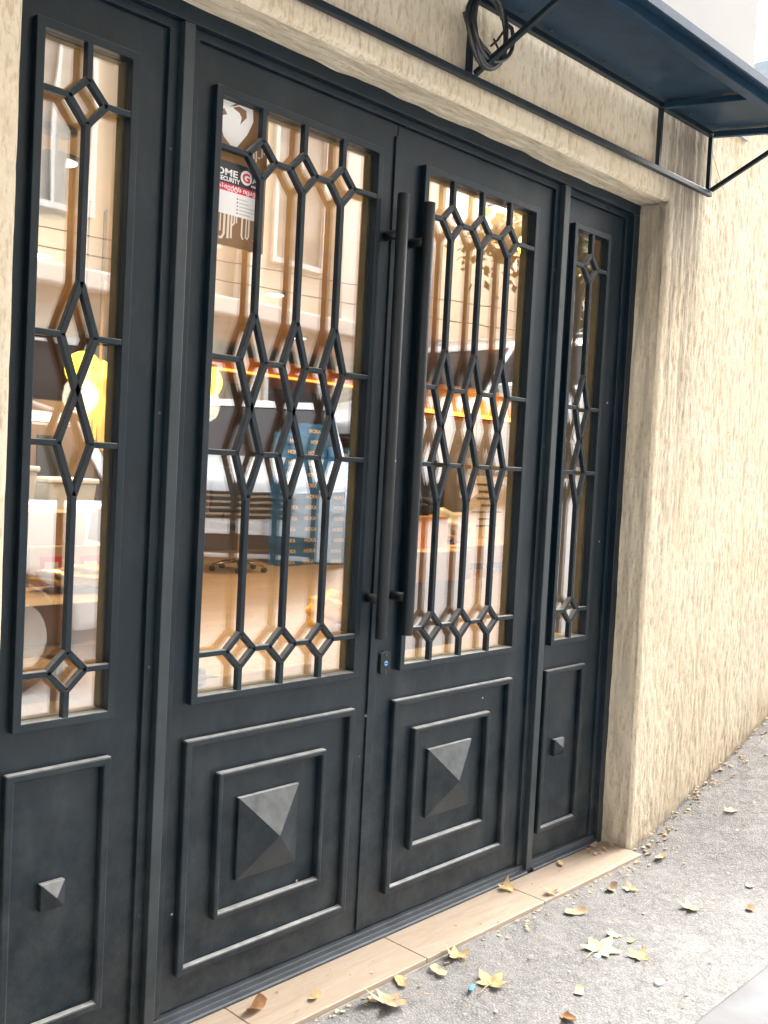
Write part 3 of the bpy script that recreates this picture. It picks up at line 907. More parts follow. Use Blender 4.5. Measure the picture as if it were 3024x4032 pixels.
for ci, (cx, cy) in enumerate(cols):
    for k in range(heights[ci]):
        shoe_box(cx + rnd.uniform(-.012, .012), cy + rnd.uniform(-.015, .015), FZ + 0.1285 * k, rnd.uniform(-.05, .05),
                 "blue shoe box, %s of the %s column of the stack" % (("topmost" if k == heights[ci] - 1 else ORD[k]), ("left", "middle", "right")[ci]))

# office chair
M['chrome'] = plain("chrome", (0.6, 0.58, 0.55), 0.2, 1.0)
M['black_cloth'] = plain("black cloth", (0.02, 0.02, 0.022), 0.85)
cx, cy = 6.78, 6.55
t = thing("office_chair", "black swivel chair with a chrome star base on the wooden floor", "chair", (cx, cy, FZ))
for k in range(5):
    a = 2 * math.pi * k / 5 + 0.3
    e = (cx + .29 * math.cos(a), cy + .29 * math.sin(a), FZ + .075)
    lg = MB().tube([(cx, cy, FZ + .12), e], [.022, .014], 8).build("base_leg", M['chrome'], t, smooth=True)
    MB().tube([(e[0], e[1] - .018, FZ + .03), (e[0], e[1] + .018, FZ + .03)], .030, 10).build("castor", M['rubber'], lg)
MB().tube([(cx, cy, FZ + .11), (cx, cy, FZ + .45)], .025, 10).build("gas_post", M['chrome'], t)
MB().box(cx - .24, cx + .24, cy - .24, cy + .24, FZ + .45, FZ + .53).build("seat", M['black_cloth'], t, 0.03)
MB().box(cx - .22, cx + .22, cy + .22, cy + .28, FZ + .62, FZ + 1.12).build("backrest", M['black_cloth'], t, 0.025)
MB().tube([(cx, cy + .18, FZ + .46), (cx, cy + .30, FZ + .50), (cx, cy + .29, FZ + .70)], .018, 8).build("back_stem", M['rubber'], t)

# cartons and packages behind the left side panel
M['card'] = plain("brown cardboard", (0.46, 0.27, 0.11), 0.75, var=0.12, scale=4)
M['card2'] = plain("light cardboard", (0.58, 0.38, 0.19), 0.75, var=0.1, scale=4)
M['tape'] = plain("parcel tape", (0.50, 0.34, 0.16), 0.3)
M['paper'] = plain("white paper", (0.75, 0.73, 0.68), 0.7, var=0.03)
M['red'] = plain("red label", (0.70, 0.06, 0.05), 0.5)
M['plastic_white'] = plain("white plastic", (0.74, 0.76, 0.78), 0.4, var=0.04)
def table(name, label, x0, x1, y0, y1, ztop, mat):
    t = thing(name, label, "table", ((x0 + x1) / 2, (y0 + y1) / 2, FZ))
    MB().box(x0, x1, y0, y1, ztop - .035, ztop).build("table_top", mat, t, 0.004)
    for x in (x0 + .05, x1 - .05):
        for y in (y0 + .05, y1 - .05):
            MB().box(x - .022, x + .022, y - .022, y + .022, FZ, ztop - .036).build("leg", M['grey_plastic'], t, 0.003)
    return t
table("packing_table", "low packing table covered with cartons behind the left side panel", 1.70, 2.75, 1.75, 2.95, -0.80, M['card2'])
def carton(x0, x1, y0, y1, z0, z1, label, mat=None, red=False, open_=False, rz=0.0):
    cx, cy = (x0 + x1) / 2, (y0 + y1) / 2
    t = thing("cardboard_box", label, "box", (cx, cy, z0), "cartons on the packing table", (0, 0, rz))
    w, d, h = (x1 - x0) / 2, (y1 - y0) / 2, z1 - z0
    mat = mat or M['card']
    MB().box(-w, w, -d, d, 0, h).build("carton", mat, t, 0.003, local=True)
    if open_:
        for s in (-1, 1):
            MB().add([(-w, s * d, h), (w, s * d, h), (w, s * (d + .10), h - .015), (-w, s * (d + .10), h - .015),
                      (-w, s * d, h + .003), (w, s * d, h + .003), (w, s * (d + .10), h - .012), (-w, s * (d + .10), h - .012)],
                     [(0, 1, 2, 3), (4, 7, 6, 5), (0, 4, 5, 1), (1, 5, 6, 2), (2, 6, 7, 3), (3, 7, 4, 0)]).build("flap", M['card2'], t, local=True)
    else:
        MB().box(-w - .0012, w + .0012, -.025, .025, h * .72, h + .0014).build("tape_strip", M['tape'], t, local=True)
    if red:
        for s in (-.5, .45):
            f = MB().box(s * w - .055, s * w + .055, -d - .003, -d - .0005, h * .18, h * .86).build("shipping_label", M['red'], t, local=True)
            MB().box(s * w - .036, s * w + .036, -d - .0045, -d - .0032, h * .28, h * .78).build("label_paper", M['paper'], f, local=True)
            for q in range(4):
                MB().box(s * w - .026, s * w + .020, -d - .0055, -d - .0047, h * (.36 + .1 * q), h * (.39 + .1 * q)).build("print_line", M['ink_dark'], f, local=True)
    return t
carton(1.86, 2.38, 1.80, 2.14, -0.80, -0.605, "open brown carton at the front edge of the packing table", open_=True)
carton(2.28, 2.72, 2.44, 2.86, -0.80, -0.46, "carton with two red bordered shipping labels", M['card2'], red=True)
carton(2.42, 2.80, 2.05, 2.36, -0.80, -0.69, "flat low carton beside the open one", M['card2'])
carton(2.95, 3.45, 3.2, 3.7, FZ, -0.75, "closed carton standing on the shop floor behind the packing table")
carton(2.30, 2.60, 2.50, 2.80, -0.459, -0.30, "small carton on top of the red labelled carton")
def white_bin(x, y, z0, label, h=0.36):
    t = thing("storage_bin", label, "bin", (x, y, z0), "white plastic bins")
    vs = []
    for z, r in ((0, .12), (h, .15)):
        vs += [(-r, -r, z), (r, -r, z), (r, r, z), (-r, r, z)]
    MB().add(vs, [(0, 3, 2, 1), (0, 1, 5, 4), (1, 2, 6, 5), (2, 3, 7, 6), (3, 0, 4, 7), (4, 5, 6, 7)]).build("tub", M['plastic_white'], t, 0.01, local=True)
    MB().box(-.16, .16, -.16, .16, h + .0005, h + .03).build("lid", M['plastic_white'], t, 0.008, local=True)
t = table("side_shelf", "grey rack carrying white bins behind the left side panel", 2.30, 3.15, 3.05, 3.50, -0.52, M['grey_plastic'])
white_bin(2.50, 3.25, -0.52, "white lidded bin, left one on the grey rack", 0.40)
white_bin(2.86, 3.25, -0.52, "white lidded bin, right one on the grey rack", 0.34)

def crumple(name, label, cat, c, s, mat, seed, part="film"):
    t = thing(name, label, cat, (c[0], c[1], c[2] - s[2]))
    bm = bmesh.new(); bmesh.ops.create_icosphere(bm, subdivisions=4, radius=1.0)
    r = random.Random(seed); ph = [r.uniform(0, 6.28) for _ in range(9)]
    for v in bm.verts:
        p = v.co
        k = 1 + .16 * math.sin(5 * p.x + ph[0]) * math.sin(6 * p.y + ph[1]) + .12 * math.sin(9 * p.z + ph[2] + 4 * p.x) + .05 * math.sin(17 * p.x + ph[3]) * math.sin(19 * p.y + ph[4]) * math.sin(15 * p.z + ph[5]) + r.uniform(-.012, .012)
        v.co = Vector((p.x * s[0] * k, p.y * s[1] * k, max(p.z * s[2] * k, -s[2])))
    me = bpy.data.meshes.new(part); bm.to_mesh(me); bm.free(); me.materials.append(mat)
    me.polygons.foreach_set('use_smooth', [True] * len(me.polygons))
    link_mesh(part, me, t, local=True, at=(0, 0, s[2]))
M['yellow_film'] = plain("yellow plastic film", (0.85, 0.50, 0.06), 0.25, var=0.2)
M['orange_film'] = plain("orange plastic film", (0.85, 0.33, 0.08), 0.3, var=0.2)
M['clear_film'] = plain("clear plastic film", (0.66, 0.56, 0.36), 0.18, var=0.25)
crumple("plastic_bag", "crumpled yellow plastic bag lying on the open carton", "bag", (2.30, 1.98, -0.55), (.20, .14, .05), M['yellow_film'], 2)
crumple("plastic_bag", "crumpled orange plastic bag at the left end of the packing table", "bag", (1.79, 1.99, -0.745), (.08, .12, .055), M['orange_film'], 3)
M['plume'] = plain("yellow dried plumes", (0.85, 0.50, 0.05), 0.7, var=0.2)
t = thing("dried_plant", "bunch of yellow dried plumes hanging beside the twin globes", "plant", (3.16, 3.1, -0.05))
r_ = random.Random(31); m = MB()
for k in range(70):
    a = r_.uniform(-2.9, -0.4); L = r_.uniform(.20, .42); w_ = r_.uniform(.008, .016); yy = 3.1 + r_.uniform(-.08, .08)
    p0 = (3.00, 0.42); p1 = (p0[0] + L * .55 * math.cos(a) * .6, p0[1] + L * math.sin(a)); 
    m.add([(p0[0] - w_, yy, p0[1]), (p0[0] + w_, yy, p0[1]), (p1[0] + w_ * .6, yy - .05, p1[1]), (p1[0] - w_ * .6, yy - .05, p1[1])], [(0, 1, 2, 3)])
m.build("plume", M['plume'], t)
MB().tube([(3.00, 3.1, 0.42), (3.00, 3.1, CZ)], 0.008, 6).build("stem", M['card'], t)
M['black_board'] = plain("black board", (0.015, 0.014, 0.014), 0.5)
t = thing("poster", "black poster reading Guaranteed. in tan letters", "poster", (2.66, 3.62, -0.18))
MB().box(2.48, 2.83, 3.62, 3.632, -0.16, 0.10).build("board", M['black_board'], t, 0.002)
letters("Guaranteed.", 2.495, 3.6165, -0.005, 0.062, M['tan_ink'], t, bold=0.001)
letters("Every", 2.56, 3.6165, -0.125, 0.062, M['tan_ink'], t)
t = thing("menu_board", "small black board next to the Guaranteed poster", "board", (2.99, 3.62, -0.2))
MB().box(2.91, 3.06, 3.62, 3.632, -0.15, 0.09).build("board", M['black_board'], t, 0.002)
M['red_lit'] = plain("red enamel", (0.75, 0.02, 0.03), 0.3)
t = thing("red_emblem", "red oval emblem with a yellow centre above the Guaranteed poster", "emblem", (2.62, 3.60, 0.14))
m = MB(); pts = [(2.64 + .12 * math.cos(a), 0.165 + .032 * math.sin(a)) for a in [2 * math.pi * k / 20 for k in range(20)]]
m.prism_y(pts, 3.60, 3.612); m.build("plate", M['red_lit'], t)
MB().tube([(2.65, 3.596, .162), (2.65, 3.5995, .162)], .014, 12).build("centre", M['yellow'], t)
# stand that carries the posters
t = thing("display_stand", "brown panel stand that carries the black posters", "stand", (2.8, 3.65, FZ))
MB().box(2.40, 3.30, 3.634, 3.66, -0.22, 0.30).build("panel", M['beam'], t, 0.003)
for x in (2.46, 3.24):
    MB().box(x - .02, x + .02, 3.634, 3.66, FZ, -0.221).build("leg", M['beam'], t)

t = thing("spotlight", "grey cylinder spotlight under the shop ceiling, left side panel", "lamp", (2.10, 2.0, 1.36))
MB().box(2.02, 2.18, 1.95, 2.05, 1.325, 1.3595).build("base", M['grey_plastic'], t, 0.01)
MB().tube([(2.10, 2.0, 1.33), (2.10, 2.0, 1.24)], .012, 8).build("stem", M['grey_plastic'], t)
MB().tube([(2.10, 2.0, 1.25), (2.10, 2.0, 0.98)], .052, 16).build("can", M['grey_plastic'], t, 0.006)

# brown hanging sign in the top corner of the sticker door
M['sign_brown'] = plain("brown sign board", (0.22, 0.12, 0.05), 0.5, var=0.06)
sg = thing("window_film", "brown window film with a white leaf emblem and tall white letters behind the sticker", "window film", (1.56, 0.031, 0.527))
MB().box(1.4815, 1.645, 0.03090, 0.03115, 0.527, 0.874).build("film", M['sign_brown'], sg)
def flat(poly, y0, y1, mat, name):
    poly = [(x * 0.967, z * 0.967) for x, z in poly]
    MB().prism_y(poly, y0, y1).build(name, mat, sg)
flat([(1.545, .905), (1.565, .925), (1.59, .927), (1.60, .918), (1.625, .922), (1.648, .905), (1.650, .875), (1.632, .838), (1.602, .800), (1.585, .795), (1.558, .815), (1.545, .845)],
     0.03060, 0.03085, M['ink_white'], "emblem")
flat([(1.583, .893), (1.602, .902), (1.626, .897), (1.628, .880), (1.608, .858), (1.612, .876), (1.604, .886)], 0.03030, 0.03050, M['sign_brown'], "emblem_detail")
flat([(1.572, .893), (1.590, .905), (1.606, .908), (1.590, .899)], 0.03030, 0.03050, M['sign_brown'], "emblem_detail")
flat([(1.545, .880), (1.556, .884), (1.566, .872), (1.551, .866)], 0.03030, 0.03050, M['sign_brown'], "emblem_detail")
flat([(1.560, .930), (1.580, .938), (1.596, .934), (1.578, .930)], 0.03060, 0.03085, M['ink_white'], "emblem_detail")
M['ink_cream'] = plain("cream print", (0.74, 0.64, 0.52), 0.5, var=0.03)
for x0, x1, z0, z1 in ((1.600, 1.604, .752, .772), (1.608, 1.612, .752, .774), (1.600, 1.612, .774, .779), (1.616, 1.623, .762, .766), (1.626, 1.630, .766, .800), (1.633, 1.637, .776, .806)):
    MB().box(x0, x1, 0.03060, 0.03085, z0, z1).build("letter_stroke", M['ink_cream'], sg)
# tall letters of the name along the lower edge, read from the photo
def stroke(pts, w=0.0050):
    """a pen stroke of even width through the given xz points"""
    pts = [Vector((x, 0, z)) for x, z in pts]
    L, Rr = [], []
    for k, p in enumerate(pts):
        d = (pts[min(k + 1, len(pts) - 1)] - pts[max(k - 1, 0)]).normalized()
        n = Vector((-d.z, 0, d.x)) * w / 2
        L.append((p + n)); Rr.append((p - n))
    n = len(pts)
    m = MB()
    for y in (0.03060, 0.03085):
        m.v += [(v.x, y, v.z) for v in L] + [(v.x, y, v.z) for v in Rr]
    for k in range(n - 1):
        m.f += [(k, k + 1, n + k + 1, n + k), (2 * n + k, 3 * n + k, 3 * n + k + 1, 2 * n + k + 1)]
    m.mi = [0] * len(m.f)
    m.build("letter_stroke", M['ink_cream'], sg)
stroke([(1.520, .64), (1.519, .556), (1.513, .545), (1.504, .544)], .0065)
stroke([(1.508, .64), (1.507, .56)], .004)
stroke([(1.532, .64), (1.531, .546)], .0065)
stroke([(1.542, .64), (1.541, .548)], .0055)
stroke([(1.541, .578), (1.550, .586), (1.551, .64)], .0045)
stroke([(1.557, .64), (1.557, .588)], .0040)
stroke([(1.575, .64), (1.574, .560), (1.579, .552)], .0050)
stroke([(1.597, .64), (1.596, .562), (1.590, .554)], .0050)
stroke([(1.588, .61), (1.587, .556)], .0040)
stroke([(1.617, .64), (1.616, .556), (1.611, .556)], .0045)
stroke([(1.622, .70), (1.622, .66), (1.616, .65)], .0050)

# counter behind the lock-side door
M['tan_top'] = plain("tan counter laminate", (0.74, 0.44, 0.19), 0.4, var=0.06)
M['grey_panel'] = plain("grey counter panel", (0.40, 0.35, 0.31), 0.6)
t = thing("shop_counter", "tan topped counter with a grey front behind the lock-side door", "counter", (4.3, 1.5, FZ))
MB().box(3.52, 4.05, 1.20, 1.52, -0.55, -0.40).build("counter_top", M['tan_top'], t, 0.004)
MB().box(3.57, 4.02, 1.24, 1.50, FZ, -0.551).build("front_panel", M['grey_panel'], t, 0.003)
MB().box(4.052, 5.20, 1.40, 1.96, -0.50, -0.402).build("counter_wing", M['tan_top'], t, 0.004)
t = thing("orange_tray", "bright orange box standing on the counter", "box", (3.85, 1.6, -0.40))
MB().box(3.60, 4.02, 1.34, 1.50, -0.398, -0.235).build("body", M['orange_box'], t, 0.006)
crumple("black_bag", "black bag heaped on top of the orange counter box", "bag", (3.80, 1.42, -0.185), (.18, .07, .05), M['black_cloth'], 8, "cloth")
crumple("plastic_bag", "crumpled clear plastic bag beside the orange counter box", "bag", (4.28, 1.58, -0.31), (.16, .10, .09), M['clear_film'], 9)
t = thing("notice", "cream printed notice standing at the back of the counter", "notice", (4.97, 1.75, -0.40))
MB().box(4.68, 5.06, 1.75, 1.758, -0.395, -0.02).build("sheet", plain("cream paper", (0.80, 0.62, 0.38), 0.7, var=0.03), t)
for k, w in enumerate((.32, .18, .22, .12, .30, .16, .20)):
    MB().box(4.87 - w / 2, 4.87 + w / 2, 1.7465, 1.7485, -0.075 - .042 * k, -0.067 - .042 * k).build("print_line", M['ink_dark'], t)
t = thing("monitor", "black screen standing on the counter behind the orange box", "monitor", (3.95, 2.0, -0.40))
MB().box(4.16, 4.62, 1.88, 1.92, -0.28, 0.06).build("screen", M['black_board'], t, 0.006)
MB().box(4.35, 4.42, 1.89, 1.92, -0.398, -0.279).build("neck", M['black_board'], t)
# boards and a soft toy near the bottom of the sticker door
t = thing("leaning_board", "grey board leaning inside the sticker door near the floor", "board", (2.3, 0.9, FZ))
MB().add([(2.15, .95, FZ + .002), (2.85, .70, FZ + .002), (2.85, .72, FZ + .30), (2.15, .97, FZ + .42), (2.15, .965, FZ + .002), (2.85, .715, FZ + .002), (2.85, .735, FZ + .30), (2.15, .985, FZ + .42)],
         [(0, 1, 2, 3), (7, 6, 5, 4), (0, 4, 5, 1), (1, 5, 6, 2), (2, 6, 7, 3), (3, 7, 4, 0)]).build("panel", M['grey_panel'], t)
crumple("yellow_bag", "yellow packing bag on the floor by the dark chair leg", "bag", (5.05, 3.3, FZ + 0.13), (.17, .13, .13), M['yellow_film'], 12)
crumple("shoe", "grey shoe on the inner window ledge, bottom left of the sticker door", "shoe", (1.555, 0.13, -0.575), (.045, .03, .026), M['grey_plastic'], 14, "upper")
t = thing("window_ledge", "pale inner ledge behind the bottom of the door glass", "ledge", (2.1, 0.15, -0.65))
for a, b in ((1.46, 2.04), (1.0, 1.25), (2.22, 2.80), (3.02, 3.26)):
    MB().box(a, b, 0.064, 0.20, -0.618, -0.600).build("board", M['card2'], t, 0.002)

# ---------------------------------------------------------------- across the street (seen mirrored in the glass)
M['stone'] = plain("cream facade stone", (0.74, 0.66, 0.53), 0.9, var=0.08, scale=1.5)
M['stone2'] = plain("pale pilaster stone", (0.80, 0.76, 0.69), 0.9, var=0.06, scale=2)
M['dark_glass'] = plain("dark window glass", (0.05, 0.055, 0.06), 0.08, var=0.2, scale=1)
M['curtain'] = plain("curtained window glass", (0.42, 0.40, 0.36), 0.12, var=0.25, scale=3)
M['wframe'] = plain("white window frame", (0.75, 0.74, 0.72), 0.5, var=0.03)
def facade(x0, x1, h, label, mat, wins, dz=0.0, trim=None):
    trim = trim or M['stone2']
    t = thing("street_building", label, "building", ((x0 + x1) / 2, -9, gz((x0 + x1) / 2)), "buildings across the street")
    MB().box(x0, x1, -14, -8.6, GZ - .3, h).build("wall", mat, t)
    MB().box(x0 - .02, x1 + .02, -8.6 + .002, -8.36, 1.85 + dz, 2.08 + dz).build("cornice", trim, t, 0.03)
    MB().box(x0 - .02, x1 + .02, -8.6 + .002, -8.30, h - .3, h).build("cornice", trim, t, 0.03)
    n = max(2, int((x1 - x0) / 1.9))
    for k in range(n + 1):
        x = x0 + .2 + (x1 - x0 - .4) * k / n
        MB().box(x - .17, x + .17, -8.598, -8.47, 2.081 + dz, h - .31).build("pilaster", trim, t, 0.01)
        MB().box(x - .22, x + .22, -8.598, -8.44, GZ, 1.849 + dz).build("pilaster", mat, t, 0.01)
    for k in range(n):
        xc = x0 + .2 + (x1 - x0 - .4) * (k + .5) / n
        for zz, hh in ((2.7 + dz, 2.0), (6.0 + dz, 2.0)):
            if zz + hh > h - .4: continue
            f = MB().ring((xc - .5, xc + .5, zz, zz + hh), (xc - .43, xc + .43, zz + .07, zz + hh - .07), -8.62, -8.53).build("window", M['wframe'], t)
            MB().box(xc - .43, xc + .43, -8.598, -8.585, zz + .07, zz + hh - .07).build("pane", M['curtain'], f)
            MB().box(xc - .02, xc + .02, -8.58, -8.545, zz + .07, zz + hh - .07).build("mullion", M['wframe'], f)
        if wins:
            f = MB().ring((xc - .55, xc + .55, GZ + .9, 1.3), (xc - .47, xc + .47, GZ + .98, 1.22), -8.62, -8.53).build("window", M['wframe'], t)
            MB().box(xc - .47, xc + .47, -8.598, -8.585, GZ + .98, 1.22).build("pane", M['dark_glass'], f)
    return t
facade(-16, 2.6, 13.0, "unseen tall brown street house across the road, shaped to cut light from the left", plain("light-cutting dark render", (0.32, 0.235, 0.165), 0.9), True, 0.0, plain("light-cutting trim", (0.38, 0.32, 0.26), 0.9))  # unseen house, made tall and dark to cut light from the left
facade(2.62, 12.2, 7.6, "cream stone house with pale pilasters across the road", M['stone'], True)
# orange awning and house further up
t = facade(15.5, 24, 4.6, "pale house further up the street beyond the trees", M['stone2'], True, 1.2)
t = thing("shop_awning", "orange fabric awning on the far side of the street", "awning", (14.2, -7.8, 2.6))
MB().add([(12.6, -8.59, 3.9), (15.3, -8.59, 3.9), (15.3, -7.2, 3.3), (12.6, -7.2, 3.3), (12.6, -7.2, 2.95), (15.3, -7.2, 2.95), (12.6, -8.59, 3.87), (15.3, -8.59, 3.87), (15.3, -7.22, 3.27), (12.6, -7.22, 3.27)],
         [(0, 1, 2, 3), (3, 2, 5, 4), (6, 9, 8, 7)]).build("fabric", M['orange'], t)
for x in (12.7, 15.2):
    MB().tube([(x, -7.25, gz(x)), (x, -7.25, 3.3)], .03, 8).build("post", M['grey_plastic'], t)
M['trunk'] = plain("bark", (0.12, 0.09, 0.065), 0.9, var=0.3, scale=8)
M['leafgreen'] = plain("green foliage", (0.10, 0.13, 0.03), 0.7, var=0.4, scale=3)
M['leafyellow'] = plain("yellowing foliage", (0.30, 0.24, 0.04), 0.7, var=0.4, scale=3)
def tree(x, y, h, label, mat, seed, leaves=1400, bare=False):
    r = random.Random(seed); z0 = gz(x) - .05
    t = thing("street_tree", label, "tree", (x, y, z0), "street trees across the road")
    m = MB(); tips = []
    m.tube([(x, y, z0), (x + .05, y, z0 + h * .25), (x - .04, y + .03, z0 + h * .45)], [.16, .12, .10], 8)
    def branch(p, d, L, rr, lev):
        q = p + d * L
        mid = p + d * L * .5 + Vector((r.uniform(-.06, .06), r.uniform(-.06, .06), .03))
        m.tube([p, mid, q], [rr, rr * .8, rr * .6], 5, caps=False)
        if lev == 0: tips.append(q); return
        for _ in range(3):
            nd = (d + Vector((r.uniform(-.8, .8), r.uniform(-.8, .8), r.uniform(-.1, .6)))).normalized()
            branch(q, nd, L * r.uniform(.6, .8), rr * .55, lev - 1)
    for k in range(5):
        a = k * 1.26 + r.uniform(-.3, .3)
        branch(Vector((x - .04, y + .03, z0 + h * (.36 + .02 * k))), Vector((math.cos(a) * .8, math.sin(a) * .8, .9)).normalized(), h * .17, .07, 3 if bare else 2)
    m.build("trunk", M['trunk'], t)
    if bare: return
    c = MB()
    for _ in range(leaves):
        b = r.choice(tips)
        p = b + Vector((r.gauss(0, .34), r.gauss(0, .34), r.gauss(0, .26)))
        u = Vector((r.uniform(-1, 1), r.uniform(-1, 1), r.uniform(-1, 1))).normalized() * r.uniform(.05, .10)
        v = u.orthogonal().normalized() * u.length
        c.add([p - u, p + v * .6, p + u, p - v * .6], [(0, 1, 2, 3)])
    me = bpy.data.meshes.new("crown"); me.from_pydata(c.v, [], c.f); me.materials.append(mat)
    link_mesh("crown", me, t)
tree(13.6, -6.9, 5.2, "green leafy tree on the far pavement near the orange awning", M['leafgreen'], 4)
tree(17.5, -6.6, 5.6, "yellowing tree further up the far pavement", M['leafyellow'], 6)
t = thing("overhead_cable", "pair of black cables strung along the far facade", "cable", (4, -8.1, 2.2))
for z0, z1 in ((2.30, 2.75), (2.20, 2.42)):
    pts = [(-2 + 16 * k / 20, -8.15, z0 + (z1 - z0) * k / 20 - .12 * math.sin(math.pi * k / 20)) for k in range(21)]
    MB().tube(pts, .009, 6).build("cable", M['cable'], t, smooth=True)
M['sign_blue'] = plain("blue sign enamel", (0.08, 0.25, 0.62), 0.4)
M['sign_violet'] = plain("violet sign enamel", (0.25, 0.19, 0.38), 0.4)
t = thing("crossing_sign", "pedestrian crossing sign on a pole with a blue plate below", "sign", (9.1, -6.9, gz(9.1)))
MB().tube([(9.1, -6.9, gz(9.1)), (9.1, -6.9, 3.1)], .035, 10).build("pole", M['grey_plastic'], t)
pl = MB().box(8.72, 9.48, -6.862, -6.85, 2.25, 3.0).build("plate", M['sign_violet'], t, 0.004)
MB().prism_y([(8.80, 2.33), (9.40, 2.33), (9.10, 2.92)], -6.849, -6.845).build("triangle", M['ink_white'], pl)
m = MB()
m.prism_y([(9.07, 2.52), (9.13, 2.52), (9.14, 2.66), (9.06, 2.66)], -6.844, -6.841)
m.prism_y([(9.07, 2.52), (9.10, 2.52), (9.06, 2.38), (9.02, 2.38)], -6.844, -6.841)
m.prism_y([(9.10, 2.52), (9.13, 2.52), (9.19, 2.38), (9.15, 2.38)], -6.844, -6.841)
m.prism_y([(9.10 + .03 * math.cos(a), 2.70 + .03 * math.sin(a)) for a in [k * .785 for k in range(8)]], -6.844, -6.841)
m.build("walking_figure", M['ink_black'], pl)
MB().box(8.80, 9.40, -6.862, -6.85, 1.35, 2.18).build("blue_plate", M['sign_blue'], t, 0.004)

def car(name, label, x, y, slope, paint, yaw=0.0, group="cars parked across the street"):
    """front of the car at local x = 0, looking down -x"""
    t = thing(name, label, "car", (x, y, gz(x) + 0.0), group, (0, -slope, yaw))
    W = 0.90
    def arch(cx, r=.38, n=8): return [(cx + r * math.cos(a), .33 + r * math.sin(a)) for a in [math.pi - math.pi * k / n for k in range(n + 1)]][::-1]
    prof = [(.02, .36), (.0, .55), (.03, .80), (.14, .96), (.55, 1.06), (1.20, 1.13), (4.35, 1.13), (4.52, 1.05), (4.60, .70), (4.58, .36)]
    low = arch(3.72) + arch(.88)
    poly = prof + low
    body = MB().prism_y(poly, -W, W).build("body", paint, t, 0.055, local=True, seg=3)
    for p in body.data.polygons: p.use_smooth = True
    def hexa(b, tpt, name, mat, bev=0.0):   # b, tpt = (x0, x1, halfwidth, z)
        vs = [(b[0], -b[2], b[3]), (b[1], -b[2], b[3]), (b[1], b[2], b[3]), (b[0], b[2], b[3]),
              (tpt[0], -tpt[2], tpt[3]), (tpt[1], -tpt[2], tpt[3]), (tpt[1], tpt[2], tpt[3]), (tpt[0], tpt[2], tpt[3])]
        return MB().add(vs, [(0, 3, 2, 1), (4, 5, 6, 7), (0, 1, 5, 4), (1, 2, 6, 5), (2, 3, 7, 6), (3, 0, 4, 7)]).build(name, mat, t, bev, local=True)
    hexa((1.22, 4.42, .82, 1.08), (1.98, 4.22, .68, 1.60), "cabin_glass", M['dark_glass'], 0.03)
    hexa((1.93, 4.27, .70, 1.585), (2.10, 4.15, .60, 1.66), "roof", paint, 0.04)
    for s in (-1, 1):
        for xa, xb in ((1.22, 1.98), (2.75, 2.75), (3.55, 3.55), (4.42, 4.22)):
            MB().add([(xa - .035, s * .815, 1.09), (xa + .035, s * .815, 1.09), (xb + .035, s * .672, 1.60), (xb - .035, s * .672, 1.60),
                      (xa - .035, s * .840, 1.09), (xa + .035, s * .840, 1.09), (xb + .035, s * .697, 1.60), (xb - .035, s * .697, 1.60)],
                     [(0, 1, 2, 3), (7, 6, 5, 4), (0, 4, 5, 1), (1, 5, 6, 2), (2, 6, 7, 3), (3, 7, 4, 0)]).build("pillar", paint, t, local=True)
        MB().tube([(2.2, s * .60, 1.66), (2.4, s * .60, 1.71), (3.9, s * .60, 1.71), (4.1, s * .60, 1.66)], .016, 6).build("roof_rail", M['grey_plastic'], t, local=True)
        MB().box(1.45, 1.62, s * .93 - .09, s * .93 + .09, 1.10, 1.24).build("mirror", paint, t, 0.03, local=True)
        MB().add([(-.005, s * .50, .72), (-.005, s * .84, .74), (.06, s * .86, .90), (.04, s * .50, .86), (.10, s * .50, .72), (.30, s * .905, .76), (.36, s * .905, .92), (.15, s * .50, .88)],
                 [(0, 1, 2, 3), (0, 4, 5, 1), (1, 5, 6, 2), (2, 6, 7, 3), (3, 7, 4, 0), (4, 7, 6, 5)]).build("headlight", M['lampglass'], t, local=True)
        MB().box(4.50, 4.612, s * .72 - .10, s * .72 + .10, .85, 1.08).build("tail_light", M['red_lit'], t, 0.01, local=True)
        for cx in (.88, 3.72):
            w = MB().tube([(cx, s * .66, .33), (cx, s * .89, .33)], .33, 24).build("wheel", M['rubber'], t, 0.02, local=True)
            MB().tube([(cx, s * .885, .33), (cx, s * .905, .33)], .21, 20).build("rim", M['chrome'], w, local=True)
        for xd in (1.62, 2.78, 3.62):
            MB().box(xd, xd + .008, s * .898, s * .903, .45, 1.06).build("door_gap", M['rubber'], t, local=True)
    g = MB().box(-.012, .05, -.48, .48, .66, .86).build("radiator_grille", M['black_board'], t, 0.01, local=True)
    for k in range(4):
        MB().box(-.022, -.011, -.46, .46, .685 + .045 * k, .702 + .045 * k).build("slat", M['chrome'], g, local=True)
    MB().box(-.02, .06, -.62, .62, .40, .54).build("lower_intake", M['black_board'], t, 0.015, local=True)
    MB().box(-.030, -.019, -.26, .26, .545, .655).build("number_plate", M['ink_white'], t, 0.003, local=True)
M['lampglass'] = plain("headlamp glass", (0.75, 0.77, 0.8), 0.15, 0.3)
def paint(name, c):
    t = NT(name); t.set('Base Color', c).set('Roughness', 0.3).set('Coat Weight', 0.6).set('Coat Roughness', 0.05)
    return t.m
car("parked_car", "white car mirrored in the left sidelight glass, red tail light showing", -1.02, -4.25, 0.0, paint("white car paint", (0.84, 0.85, 0.86)))
car("parked_car", "pale silver car parked nose towards the shop, mirrored in the sticker door", 4.58, -3.85, 0.0, paint("silver car paint", (0.76, 0.79, 0.83)), rad(-45))
car("parked_car", "white car with roof rails higher up the slope, mirrored in the lock-side door", 7.0, -5.1, rad(9), paint("plain white car paint", (0.85, 0.85, 0.85)))

